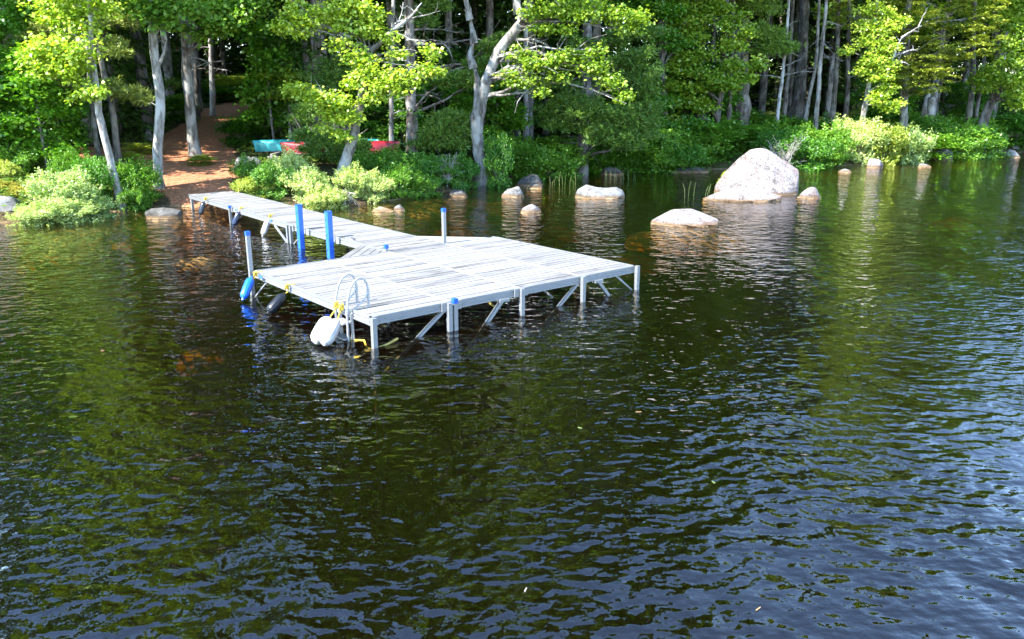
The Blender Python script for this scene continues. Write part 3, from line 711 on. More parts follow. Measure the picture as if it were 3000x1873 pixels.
rock('grey flat-topped rock beside the path near the canoes', 684, 762, 459, 500, G_, 33, .8, .12, ground=True)
rock('pale boulder in sunlight high up beside the path', 708, 766, 208, 246, PK, 34, .8, .12, ground=True)
rock('flat rusty rock just breaking the water below the leaning maple', 1085, 1150, 607, 622, M['rock_amber'], 36, .8, .1)
rock('whitish knob of rock under the overhanging shrub', 1150, 1190, 604, 618, PK, 37, .8, .14)
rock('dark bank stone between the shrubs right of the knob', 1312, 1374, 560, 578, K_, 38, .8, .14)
rock('small grey stone beside the birch on the clay slope', 424, 452, 374, 412, G_, 39, .9, .14, ground=True)
def sunk(label, px, py, wpx, hm, mat, seed):
    b = on_water(px, py); w = wpx / FPX * b.y
    o = link('submerged_rock', rock_mesh('submerged_rock', (w / 2, w * .42, hm), mat, seed, .12)); o.location = (b.x, b.y, -hm - .02 + .0); tag(o, label, 'rock')
    return o
o = sunk('amber rock barely covered by water left of the white corner post', 575, 750, 150, .22, M['rock_amber'], 41); o.location.z = -.24
o = sunk('brown rock under water off the platform left edge', 580, 930, 170, .35, M['rock_amber'], 42); o.location.z = -.88
o = sunk('amber skirt of sunken rock round the broad pale hump', 2020, 672, 380, .30, M['rock_amber'], 44); o.location.z = -.42
o = sunk('amber rock under water far out on the right', 2800, 612, 150, .3, M['rock_amber'], 43); o.location.z = -.62
for k, (px, py, w, lab) in enumerate(((520, 640, 150, 'amber-brown sunken rock just left of the first walkway leg'), (330, 690, 180, 'amber-brown sunken rock off the foot of the leaning maple'), (150, 720, 200, 'amber-brown sunken rock off the pale bush at the left'),
                              (640, 700, 160, 'amber-brown sunken rock under the fenders of the walkway'), (1330, 640, 170, 'amber-brown sunken rock right of the tall white back post'), (1480, 660, 200, 'amber-brown sunken rock behind the far platform corner'),
                              (1620, 690, 260, 'wide amber-brown sunken rock between the platform and the broad pale hump'), (1250, 610, 130, 'amber-brown sunken rock shoreward of the tall white back post'), (1700, 630, 170, 'amber-brown sunken rock in front of the long low grey rock'),
                              (2120, 620, 260, 'wide amber-brown sunken rock in front of the huge boulder slab'), (1380, 620, 110, 'small amber-brown sunken rock left of the small cracked pinkish rock'), (1850, 690, 260, 'wide amber-brown sunken rock off the left toe of the broad pale hump'))):
    b = on_water(px, py); o = link('submerged_rock', rock_mesh('submerged_rock', (w / FPX * b.y / 2, w / FPX * b.y * .5, .25), M['rock_amber'], 50 + k, .14, sub=16))
    o.location = (b.x, b.y, max(gz(b.x, b.y), -.75) - .12)
    tag(o, lab, 'rock', 'rocks under the shallow water')

# ------------------------------------------------------------------ foliage builders
def frame_from(axis, nrm):
    axis = axis / np.linalg.norm(axis, axis=1, keepdims=True)
    side = np.cross(nrm, axis); side /= np.maximum(np.linalg.norm(side, axis=1, keepdims=True), 1e-6)
    up = np.cross(axis, side); return axis, side, up
def leaves(P, axis, nrm, L, Wd, fold=.18):
    """folded diamond leaves: P base points; returns verts and quads"""
    a, s, u = frame_from(axis, nrm); n = len(P)
    L = np.asarray(L).reshape(-1, 1) * np.ones((n, 1)); Wd = np.asarray(Wd).reshape(-1, 1) * np.ones((n, 1))
    V = np.empty((n, 4, 3)); V[:, 0] = P; V[:, 1] = P + a * L * .45 + s * Wd * .5 + u * L * fold; V[:, 2] = P + a * L; V[:, 3] = P + a * L * .45 - s * Wd * .5 + u * L * fold
    return V.reshape(-1, 3), np.arange(n * 4).reshape(n, 4)
def rdir(rg, n): v = rg.normal(size=(n, 3)); return v / np.linalg.norm(v, axis=1, keepdims=True)
def ell_pts(rg, n, r, shell=.55):
    d = rdir(rg, n); k = (shell + (1 - shell) * rg.random(n)) * rg.uniform(.82, 1.08, n); d[:, 2] = np.where(d[:, 2] < 0, d[:, 2] * .7, d[:, 2])
    return d * k[:, None] * np.asarray(r)
class Fol:
    def __init__(s, seed): s.rg = np.random.default_rng(seed); s.V = []; s.F = []; s.n = 0
    def put(s, VF): V, F = VF; s.V.append(V); s.F.append(F + s.n); s.n += len(V)
    def mesh(s, name, mat, base=None):
        V = np.concatenate(s.V); F = np.concatenate(s.F)
        if base is not None: V = V - np.asarray(base)
        return mesh_np(name, V, F, None, mat)
    def broad(s, c, r, n, size=.13, droop=.35):
        rg = s.rg; ns = max(3, n // 9); q = ell_pts(rg, ns, r, .35); 
        i = rg.integers(0, ns, n); P = np.asarray(c) + q[i] + rg.normal(size=(n, 3)) * np.array([size * 1.1, size * 1.1, size * .55])
        ax = rdir(rg, n); ax[:, 2] = ax[:, 2] * .5 - droop; ax += q[i] / np.linalg.norm(np.asarray(r)) * .9
        nr = rdir(rg, n) * .75 + np.array([-.25, -.35, 1.0]); L = size * rg.uniform(.65, 1.25, n)
        s.put(leaves(P, ax, nr, L, L * .92, .12))
    def pine(s, c, r, n, size=.2):
        rg = s.rg; ns = max(3, n // 13); q0 = ell_pts(rg, ns, r, .3); q = q0[rg.integers(0, ns, n)] + rg.normal(size=(n, 3)) * np.array([1, 1, .38]) * (.05 + .20 * np.mean(r)); out = q / np.linalg.norm(np.asarray(r)); P = np.asarray(c) + q
        k = 6; P = np.repeat(P, k, 0) + rg.normal(size=(n * k, 3)) * .02; o = np.repeat(out, k, 0)
        ax = rdir(rg, n * k) * .75 + o * .9 + np.array([0, 0, .25]); L = size * rg.uniform(.6, 1.15, n * k)
        s.put(leaves(P, ax, rdir(rg, n * k), L, L * .17, .05))
    def spray(s, a, b, width, n, size=.16, sag=.15):
        """a flat conifer bough from a to b"""
        rg = s.rg; a = np.asarray(a, float); b = np.asarray(b, float); d = b - a; Ln = np.linalg.norm(d); d = d / Ln
        side = np.cross(d, [0, 0, 1.0]); side /= max(np.linalg.norm(side), 1e-6)
        t = rg.random(n) ** .8; w = width * (1 - t * .75) * rg.uniform(-1, 1, n)
        P = a + np.outer(t * Ln, d) + np.outer(w, side) + rg.normal(size=(n, 3)) * .035; P[:, 2] -= sag * (t ** 2) * Ln * .5 + np.abs(w) * .25
        ax = d * .8 + np.outer(np.sign(w) * rg.uniform(.3, 1.1, n), side) + rg.normal(size=(n, 3)) * .25; ax[:, 2] -= .18
        nr = np.array([0, 0, 1.0]) + rg.normal(size=(n, 3)) * .35; L = size * rg.uniform(.6, 1.3, n)
        s.put(leaves(P, ax, nr, L, L * .34, .05))

def trunk_mesh(name, pts, rad, mat, seed, n=12, branches=()):
    """tapered, slightly gnarled stem plus its limbs"""
    rg = random.Random(seed); mb = MB()
    P = [Vector(p) for p in pts]; fine = []; fr = []
    for i in range(len(P) - 1):
        k = max(2, int((P[i + 1] - P[i]).length / .35))
        p0, p1, p2, p3 = P[max(i - 1, 0)], P[i], P[i + 1], P[min(i + 2, len(P) - 1)]
        for j in range(k):
            t = j / k
            q = .5 * ((2 * p1) + (p2 - p0) * t + (2 * p0 - 5 * p1 + 4 * p2 - p3) * t * t + (-p0 + 3 * p1 - 3 * p2 + p3) * t ** 3)
            fine.append(q); fr.append((rad[i] + (rad[i + 1] - rad[i]) * t) * rg.uniform(.93, 1.08))
    fine.append(P[-1]); fr.append(rad[-1])
    jit = [p + Vector((rg.uniform(-1, 1), rg.uniform(-1, 1), 0)) * r * .12 for p, r in zip(fine, fr)]
    mb.tube(jit, fr, n)
    for (a, b, r0, sag, sub) in branches:
        a, b = Vector(a), Vector(b); L = (b - a).length; pp = []; m = 6
        off = Vector((rg.uniform(-1, 1), rg.uniform(-1, 1), rg.uniform(-.3, 1))) * L * .10
        for i in range(m + 1):
            t = i / m; p = a.lerp(b, t); p.z += sag * L * math.sin(math.pi * t); p += off * math.sin(math.pi * t) + Vector((rg.uniform(-1, 1), rg.uniform(-1, 1), rg.uniform(-1, 1))) * L * .018
            pp.append(p)
        mb.tube(pp, [max(.006, r0 * (1 - .8 * i / m)) for i in range(m + 1)], 6, False)
        for j in range(sub):
            t = rg.uniform(.25, .98); p = pp[min(m, int(t * m))]; d = (b - a).normalized() * rg.uniform(.2, 1) + Vector((rg.uniform(-1, 1), rg.uniform(-1, 1), rg.uniform(-.7, .9)))
            d = d.normalized() * L * rg.uniform(.12, .34); mid = p + d * .5 + Vector((rg.uniform(-1, 1), rg.uniform(-1, 1), rg.uniform(-1, 1))) * L * .03
            mb.tube([p, mid, p + d], [max(.005, r0 * .3), max(.004, r0 * .2), .004], 4, False)
    return mb.mesh(name, mat, True)

def px_pts(Y, tp, dY=0.0):
    P = []; R = []
    for i, t in enumerate(tp):
        y = Y + (t[3] if len(t) > 3 else dY * i); P.append(at_y(t[0], t[1], y)); R.append(t[2] / FPX * y / 2)
    return P, R

def hero(name, label, cat, Y, tp, clumps, kind, leafm, barkm, seed, top=None, crown_r=3.2, group=None, size=.13, dens=1.0, extra=(), limbs=True, upper=True, lean=(0, 0), ud=1.0):
    """tp: stem points (px, py, width px[, Y]); clumps: (px, py, rx px, ry px, dY[, n factor]) of foliage set on limbs"""
    P, R = px_pts(Y, tp); base = P[0].copy()
    g0 = gz(base.x, base.y); base.z = min(base.z, max(g0, -.3)) 
    P[0] = Vector((P[0].x, P[0].y, base.z - .25)); R[0] *= 1.25
    top_z = P[-1].z
    if top: top *= 1.3; crown_r *= 1.15
    if top and top > top_z + 1:
        d = (P[-1] - P[-2]); d.normalize()
        k = P[-1]; hgt = top - k.z
        P += [k + Vector((d.x * .5 * hgt * .5 + lean[0] * .5, d.y * .3 * hgt + lean[1] * .5, hgt * .5)), k + Vector((d.x * .5 * hgt * .7 + lean[0], d.y * .3 * hgt + lean[1], hgt))]
        r = R[-1]; R += [r * .62, .03]
    f = Fol(seed); br = []
    rg = random.Random(seed)
    for c in clumps:
        px, py, rx, ry, dy = c[:5]; kf = c[5] if len(c) > 5 else 1.0
        C = at_y(px, py, Y + dy); s = (Y + dy) / FPX; r = (rx * s, max(rx * s * .6, .35), ry * s)
        n = int(kf * dens * 430 * (r[0] * r[1] + r[0] * r[2] + r[1] * r[2]))
        if kind == 'broad': f.broad(C, r, max(n, 30), size)
        elif kind == 'pine': f.pine(C, r, max(int(n * .6), 30), size * 1.5)
        # limb from the stem to the clump
        q = min(P[:], key=lambda p: (p - C).length + (4 if p.z > C.z + .6 else 0))
        i = P.index(q); j = max(0, i - 1); a = P[i].lerp(P[j], .35) if i > 0 else P[i]
        if a.z > C.z and kind == 'broad' and j: a = P[j].lerp(P[i], .5)
        if limbs: br.append((a, C + Vector((0, 0, -r[2] * .2)), max(.016, R[i] * .32), .06 if kind == 'broad' else .02, 7))
        if kind == 'spray':
            axis = (C - a); axis.z *= .4; axis = axis.normalized() if axis.length > .1 else Vector((1, -.3, 0))
            for b in range(int(9 * kf)):
                st = C + Vector((rg.uniform(-1, 1) * r[0], rg.uniform(-1, 1) * r[1], rg.uniform(-1, 1) * r[2])); dd = Vector((axis.x + rg.uniform(-.7, .7), axis.y + rg.uniform(-.8, .3), rg.uniform(-.15, .35))).normalized() * r[0] * rg.uniform(.5, 1.0)
                f.spray(st - dd * .5, st + dd * .5, .28 * r[0] + .15, int(n * .105 * dens / max(kf, .3)), size)
    if upper and top:
        zlo = max(CAM_H + (Y * .115) + .3, top_z); ax = P[-1] - P[-3] if len(P) > 3 else Vector((0, 0, 1))
        nclump = int(46 * crown_r / 3 * ud)
        for k in range(nclump):
            t = rg.random(); z = zlo + (top - zlo) * t; c = P[-3].lerp(P[-1], min(1, max(0, (z - P[-3].z) / max(.1, P[-1].z - P[-3].z))))
            rad = crown_r * (math.sin(math.pi * min(.95, .18 + .8 * t)) if kind == 'broad' else (1 - t) * .95 + .12); a = rg.uniform(0, 6.28); rr = rad * math.sqrt(rg.random())
            C = Vector((c.x + rr * math.cos(a), c.y + rr * math.sin(a), z)); s_ = rg.uniform(.7, 1.25) * crown_r * .33
            if kind == 'pine': f.pine(C, (s_ * 1.2, s_ * 1.2, s_ * .4), 110, .55)
            else: f.broad(C, (s_ * 1.15, s_ * 1.15, s_ * .6), 190, .30)
            br.append((c - Vector((0, 0, .6)), C, .05, .05, 0)) if k % 2 else None
    for e in extra:
        br.append((at_y(e[0], e[1], Y + e[4]), at_y(e[2], e[3], Y + e[5]), e[6] / FPX * Y / 2, e[7], e[8]))
    root = empty(name, base, 0, label, cat, group)
    b0 = base
    me = trunk_mesh('trunk', [p - b0 for p in P], R, barkm, seed, 12, [(a - b0, b - b0, r, sg, sb) for a, b, r, sg, sb in br])
    link('trunk', me, root)
    if f.V: link('crown', f.mesh('crown', leafm, b0), root)
    return root

# ------------------------------------------------------------------ the trees one can tell apart along the shore
def Yg(px, py): return on_ground(px, py).y
B = M['bark_grey']
hero('maple_tree', 'slender pale leaning tree at the water edge with yellow-green maple leaves, far left', 'tree', Yg(358, 612),
     [(360, 618, 27), (352, 580, 24), (335, 520, 22), (312, 425, 21), (290, 330, 19), (284, 262, 17), (273, 190, 15), (266, 110, 13), (262, -10, 12)],
     [(150, 150, 75, 42, -.3), (205, 190, 75, 45, -.5, 1.2), (100, 175, 45, 38, -.2), (240, 145, 55, 42, -.6), (185, 108, 50, 22, .2), (135, 205, 40, 30, -.4), (218, 235, 45, 16, -.3), (258, 272, 32, 26, -.4), (210, 285, 20, 12, -.2),
      (160, 55, 55, 30, .4), (215, 40, 70, 45, .2, 1.2), (150, 12, 70, 35, .5), (290, 20, 60, 40, -.1), (255, 85, 55, 24, 0), (290, 265, 24, 22, -.6), (120, 140, 40, 20, .2)],
     'broad', M['maple_leaf'], M['bark_pale'], 101, 17, 2.8, size=.13, dens=1.3, ud=.5)
hero('birch_tree', 'straight rough-barked pale tree with a forked side stem left of the clay path', 'tree', Yg(465, 552),
     [(466, 556, 32), (464, 520, 27), (462, 440, 26), (470, 330, 27), (470, 270, 26), (458, 200, 23), (449, 110, 22), (444, 40, 20), (440, -20, 19)],
     [(400, 22, 60, 30, -.4), (455, 42, 55, 26, -.6), (520, 30, 55, 28, -.3), (430, 10, 70, 22, 0), (490, 8, 60, 24, .2), (560, 20, 50, 22, 0), (470, 75, 30, 16, -.6)],
     'broad', M['birch_leaf'], M['bark_pale'], 102, 19, 2.8, size=.16, ud=.3, extra=((462, 198, 486, 120, .0, .1, 12, .0, 0), (486, 120, 480, 0, .1, .2, 10, 0, 2), (470, 330, 440, 300, 0, .4, 4, .1, 3)))
hero('maple_tree', 'thick grey-barked trunk standing in the middle of the clay path', 'tree', Yg(572, 458),
     [(572, 462, 40), (568, 430, 33), (562, 380, 31), (556, 300, 29), (548, 220, 28), (544, 130, 25), (538, 50, 24), (534, -15, 23)],
     [(600, 45, 55, 32, -1.2), (660, 70, 60, 28, -1.4), (560, 25, 55, 25, -1), (620, 100, 40, 20, -1.2), (540, 85, 28, 18, -1.2), (690, 40, 60, 30, -1), (640, 15, 70, 26, -.8), (585, 112, 20, 12, -1.2), (740, 15, 60, 30, -.6)],
     'broad', M['birch_leaf'], M['bark_grey'], 103, 20, 3.0, size=.19, dens=.85, ud=.3, extra=((545, 160, 640, 205, 0, -.6, 6, .05, 6), (548, 215, 650, 180, 0, -.4, 5, .08, 6)))
hero('pine_tree', 'thin dark pine behind the leaning maple with soft yellow-green needle tufts', 'pine', Yg(346, 482),
     [(346, 486, 22), (340, 430, 19), (332, 340, 17), (318, 260, 16), (300, 200, 15), (288, 120, 13), (281, 50, 12), (277, -15, 11)],
     [(325, 130, 45, 16, -.8), (345, 152, 40, 16, -1), (385, 268, 45, 14, -1), (410, 292, 45, 16, -1), (345, 275, 38, 14, -.8), (320, 245, 36, 12, -.6), (350, 62, 55, 24, -.4), (390, 40, 45, 18, -.2), (310, 30, 50, 26, 0), (110, 85, 42, 24, .6), (85, 112, 38, 16, .8), (130, 105, 28, 12, .6), (165, 250, 60, 14, 0), (120, 262, 50, 12, .3)],
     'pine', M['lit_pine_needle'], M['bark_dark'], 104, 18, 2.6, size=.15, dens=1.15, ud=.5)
hero('pine_tree', 'thin dark stem directly left of the leaning maple, with dead lower twigs', 'pine', Yg(290, 470),
     [(291, 472, 16), (284, 430, 15), (274, 350, 14), (268, 300, 13), (262, 230, 12), (256, 120, 11), (250, -10, 10)], [(60, 140, 60, 26, .5, .8), (20, 110, 60, 30, .6, .8), (40, 55, 60, 30, .8, .7), (215, 8, 60, 20, 1)],
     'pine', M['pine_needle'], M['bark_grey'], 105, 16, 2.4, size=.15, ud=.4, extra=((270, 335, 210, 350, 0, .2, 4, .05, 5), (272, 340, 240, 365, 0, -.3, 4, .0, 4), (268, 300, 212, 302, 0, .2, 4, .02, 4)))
hero('pine_tree', 'dark grey trunk with broken twigs between the two pale trunks, left of the path', 'pine', Yg(436, 382),
     [(438, 386, 36), (430, 330, 31), (422, 270, 30), (412, 190, 29), (400, 120, 28), (390, 50, 27), (384, -15, 26)],
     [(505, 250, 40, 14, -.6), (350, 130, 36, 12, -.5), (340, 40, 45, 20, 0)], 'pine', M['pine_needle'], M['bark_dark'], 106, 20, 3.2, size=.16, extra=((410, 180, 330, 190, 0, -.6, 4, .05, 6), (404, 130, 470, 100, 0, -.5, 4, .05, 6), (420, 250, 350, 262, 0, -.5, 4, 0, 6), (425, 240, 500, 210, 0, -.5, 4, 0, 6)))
hero('maple_tree', 'leaning maple over the water with bright yellow-green leaves and a bleached dead limb', 'tree', 30.6,
     [(985, 562, 36), (1000, 515, 32), (1016, 465, 31), (1030, 420, 30), (1040, 370, 28), (1052, 310, 24), (1066, 250, 20), (1078, 200, 16), (1085, 160, 14)],
     [(885, 262, 50, 22, -.4, 1.2), (935, 285, 58, 26, -.6, 1.2), (990, 298, 55, 26, -.7, 1.2), (950, 325, 40, 20, -.6), (985, 345, 45, 18, -.5), (945, 372, 34, 13, -.6), (1020, 340, 40, 34, -.7), (850, 252, 26, 12, -.3), (1010, 400, 35, 16, -.6),
      (850, 60, 40, 26, -.2), (830, 88, 45, 18, -.3), (885, 85, 48, 30, -.3), (925, 55, 55, 35, -.2, 1.2), (975, 30, 60, 32, 0), (1040, 25, 60, 36, .1, 1.2), (1090, 55, 50, 40, .2), (1060, 90, 40, 26, -.1), (880, 20, 50, 22, .3), (1000, 75, 35, 24, -.2),
      (1000, 128, 45, 18, -.3), (1045, 165, 45, 30, -.4), (1080, 210, 50, 34, -.6, 1.2), (1120, 250, 55, 26, -.8), (1150, 220, 48, 24, -.8), (1200, 235, 45, 26, -.9), (1245, 205, 40, 22, -.8), (1280, 205, 24, 16, -.7), (1265, 155, 28, 22, -.6), (1160, 160, 40, 18, -.2), (1095, 290, 40, 24, -.8), (1040, 250, 40, 28, -.5), (1180, 268, 24, 14, -.8), (1130, 110, 36, 22, 0)],
     'broad', M['maple_leaf'], M['bark_grey'], 107, None, 3.0, size=.13, dens=1.35,
     extra=((1085, 150, 1150, 90, .1, .3, 20, .0, 4), (1150, 90, 1235, 10, .3, .5, 14, .02, 6), (1150, 92, 1230, 130, .3, .1, 9, .06, 12), (1190, 120, 1250, 130, .2, 0, 6, .1, 9), (1180, 60, 1290, 32, .4, .3, 6, .02, 6), (1140, 100, 1195, 60, .2, .3, 6, .15, 9), (1030, 110, 985, 75, -.2, -.2, 7, -.2, 4), (1023, 112, 1000, 20, 0, .2, 11, .0, 4), (1025, 110, 960, 72, -.1, -.3, 8, -.15, 4), (1020, 30, 920, 40, 0, -.1, 8, .1, 5), (1160, 85, 1185, 5, .3, .5, 6, .05, 6)))
hero('oak_tree', 'big forked tree with one bleached dead stem and one living stem bending right', 'tree', Yg(1410, 548),
     [(1414, 556, 44), (1408, 500, 36), (1400, 420, 36), (1396, 370, 38), (1404, 320, 38), (1418, 270, 32), (1432, 215, 29), (1462, 150, 28), (1500, 100, 27), (1528, 66, 25), (1520, 30, 24), (1512, -15, 22)],
     [(1560, 35, 55, 30, -1), (1625, 30, 55, 26, -1.3), (1690, 42, 55, 30, -1.5), (1750, 35, 55, 32, -1.6), (1810, 45, 55, 34, -1.7), (1870, 52, 45, 28, -1.8), (1590, 85, 36, 22, -1.2), (1660, 85, 40, 22, -1.4), (1840, 85, 40, 20, -1.7),
      (1530, 155, 40, 24, -1), (1560, 190, 45, 28, -1.3, 1.2), (1610, 180, 48, 30, -1.6, 1.2), (1665, 165, 48, 30, -1.8), (1710, 185, 45, 34, -1.9), (1755, 205, 42, 32, -2, 1.2), (1790, 240, 40, 30, -2), (1820, 280, 30, 28, -2), (1745, 150, 36, 20, -1.8), (1640, 225, 40, 20, -1.6), (1560, 240, 45, 22, -1.3), (1505, 240, 36, 18, -1), (1590, 270, 30, 16, -1.4), (1700, 10, 80, 20, -1), (1500, 215, 30, 14, -1)],
     'broad', M['oak_leaf'], M['bark_grey'], 108, 18, 3.4, size=.135, dens=1.15, ud=.6, lean=(.6, -.5),
     extra=((1398, 345, 1385, 190, .1, .2, 34, 0, 0), (1385, 200, 1388, 120, .2, .2, 30, 0, 0), (1388, 130, 1376, 50, .2, .2, 27, 0, 1), (1376, 58, 1352, -40, .2, .3, 25, 0, 2), (1470, 208, 1620, 232, 0, -1.4, 11, .06, 8), (1512, 118, 1625, 155, 0, -1.2, 10, .02, 8), (1590, 165, 1780, 240, -1.2, -1.9, 8, .04, 10), (1535, 62, 1720, 35, 0, -1.4, 10, .03, 10)))
hero('pine_tree', 'white pine with soft dark green needle plates left of the forked tree', 'pine', 37.5,
     [(1207, 490, 36), (1206, 400, 32), (1205, 300, 30), (1203, 200, 28), (1200, 100, 26), (1198, -15, 25)],
     [(1345, 232, 62, 18, -1.4, 1.3), (1400, 245, 50, 14, -1.6), (1290, 245, 45, 14, -1.2), (1330, 352, 75, 24, -1.7, 1.2), (1290, 385, 70, 24, -1.7), (1365, 385, 50, 22, -1.8), (1250, 420, 55, 20, -1.5), (1330, 420, 60, 18, -1.8), (1440, 140, 45, 20, -.8), (1480, 115, 36, 16, -.6), (1445, 175, 40, 18, -.9), (1400, 195, 36, 18, -1), (1230, 60, 60, 26, .4, .7), (1270, 20, 60, 26, .6, .7)],
     'pine', M['pine_needle'], M['bark_pine'], 109, 20, 3.6, size=.15, ud=.6, dens=1.25, extra=((1205, 280, 1300, 300, 0, -1, 5, .02, 10), (1205, 120, 1340, 130, 0, -.6, 7, .05, 14), (1204, 90, 1370, 100, 0, -.5, 6, .06, 14), (1300, 130, 1330, 190, -.6, -.9, 6, 0, 10)))
hero('pine_tree', 'broad dark pine with hanging needle boughs over the shaded water, in the middle', 'pine', 40.5,
     [(1706, 452, 36), (1708, 420, 32), (1712, 360, 30), (1716, 250, 28), (1720, 120, 26), (1722, -15, 25)],
     [(1730, 330, 80, 26, -1.4, 1.2), (1800, 345, 80, 28, -1.6, 1.2), (1860, 355, 70, 26, -1.6), (1680, 300, 70, 26, -1), (1630, 330, 55, 24, -.8), (1880, 320, 60, 24, -1.4), (1760, 385, 75, 22, -1.6), (1850, 395, 70, 20, -1.6), (1640, 370, 55, 20, -1), (1870, 160, 65, 20, -1), (1830, 180, 60, 18, -1), (1900, 95, 50, 16, -.6), (1850, 100, 60, 18, -.6), (1800, 120, 50, 18, -.6), (1860, 235, 60, 24, -1.2), (1900, 260, 40, 22, -1.3), (1700, 120, 50, 18, 0, .7), (1780, 410, 60, 20, -1.8), (1840, 425, 55, 20, -1.8), (1660, 250, 45, 18, 0, .7), (1900, 205, 45, 18, -1)],
     'pine', M['pine_needle'], M['bark_dark'], 110, 21, 3.8, size=.16, ud=.6, dens=1.25, extra=((1710, 430, 1650, 420, 0, -.6, 4, .02, 8), (1708, 410, 1640, 400, 0, -.4, 3, .02, 8)))
hero('pine_tree', 'thick-trunked white pine behind the canoes with dark needle boughs hanging in front of them', 'pine', 39.0,
     [(936, 430, 50), (936, 330, 46), (935, 240, 44), (934, 120, 42), (932, -15, 40)],
     [(895, 398, 48, 24, -5, 1.2), (945, 412, 52, 24, -5.2, 1.3), (1000, 425, 52, 22, -5.2, 1.2), (1055, 425, 40, 20, -5), (880, 352, 36, 26, -3), (900, 320, 36, 22, -2.8), (980, 200, 55, 28, -1.4), (950, 230, 60, 24, -1.4, 1.1), (1010, 180, 45, 20, -1.2), (960, 260, 50, 14, -1.6), (915, 440, 40, 18, -5.2, 1.2), (1050, 445, 45, 18, -5), (985, 455, 45, 16, -5), (960, 90, 50, 26, .2, .7), (880, 60, 50, 22, .4, .6), (1010, 380, 45, 20, -3)],
     'pine', M['pine_needle'], M['bark_pine'], 111, 22, 3.8, size=.15, ud=.6, dens=1.25)
hero('maple_sapling', 'young twin-stemmed maple with a flat bright crown behind the canoes', 'sapling', Yg(850, 412) if False else 38.6,
     [(851, 420, 10), (850, 380, 9), (848, 330, 8), (846, 295, 7), (842, 260, 6), (836, 225, 5)],
     [(825, 212, 48, 16, -.3, 1.2), (790, 222, 30, 12, -.2), (865, 222, 36, 14, -.2), (830, 198, 36, 10, 0), (815, 272, 36, 12, -.4), (850, 262, 30, 12, -.3), (850, 285, 26, 10, -.4), (785, 278, 20, 8, -.3), (830, 240, 30, 10, 0)],
     'broad', M['oak_leaf'], M['bark_grey'], 112, None, 1.0, size=.15, dens=1.2, upper=False, extra=((868, 412, 858, 300, .1, .1, 7, 0, 0), (858, 300, 845, 250, .1, 0, 5, 0, 2)))
hero('fir_tree', 'thin grey stem rising just right of the leaning maple, behind the red canoe', 'tree', 37.2,
     [(1146, 440, 15), (1146, 380, 14), (1147, 300, 13), (1148, 200, 12), (1150, 100, 11), (1152, -15, 10)], [(1215, 330, 20, 10, -.4, .5)],
     'broad', M['green_leaf'], M['bark_grey'], 113, 17, 2.0, size=.12, extra=((1147, 300, 1195, 285, 0, -.3, 3, .05, 6), (1147, 350, 1205, 345, 0, -.3, 3, .05, 6)))
hero('pine_tree', 'great pale-barked pine trunk right of centre, lit by the sun behind maple leaves', 'pine', 50.5,
     [(2174, 345, 48), (2174, 300, 42), (2173, 220, 40), (2172, 120, 39), (2172, 40, 38), (2171, -15, 37)],
     [(2225, 22, 60, 24, -1.2), (2255, 110, 55, 28, -1.4, 1.2), (2285, 140, 45, 22, -1.5), (2240, 145, 45, 22, -1.4), (2215, 90, 36, 22, -1.3), (2195, 5, 70, 20, -1), (2120, 15, 50, 18, -1)],
     'pine', M['pine_needle'], M['bark_pine'], 114, 23, 4.0, size=.18, dens=1.2)
hero('maple_tree', 'green maple reaching in front of the great pale pine trunk', 'tree', 47.0,
     [(2100, 372, 18), (2104, 330, 16), (2112, 280, 15), (2118, 240, 13), (2122, 160, 12), (2128, 60, 10), (2130, -15, 9)],
     [(2060, 215, 50, 20, -1.6), (2100, 235, 50, 18, -1.8, 1.2), (2130, 255, 45, 14, -1.9), (2150, 195, 45, 26, -1.6), (2010, 170, 50, 22, -1.2), (2060, 160, 45, 22, -1.2), (2180, 225, 40, 26, -1.5), (2150, 130, 45, 30, -1.2), (2150, 70, 50, 36, -1), (2030, 110, 60, 26, -.8), (1990, 200, 45, 20, -1.2), (2190, 95, 24, 16, -1.4), (2215, 190, 36, 20, -1.4), (2030, 60, 70, 30, -.5), (2090, 20, 60, 26, -.4), (2000, 20, 60, 26, -.2), (1960, 90, 40, 22, -.6), (1970, 250, 50, 22, -1.2), (2040, 260, 50, 16, -1.4), (1985, 300, 60, 26, -1.2), (2050, 310, 50, 26, -1.4), (1950, 350, 50, 24, -1.2)],
     'broad', M['oak_leaf'], M['bark_dark'], 115, 18, 3.2, size=.18, dens=.95)
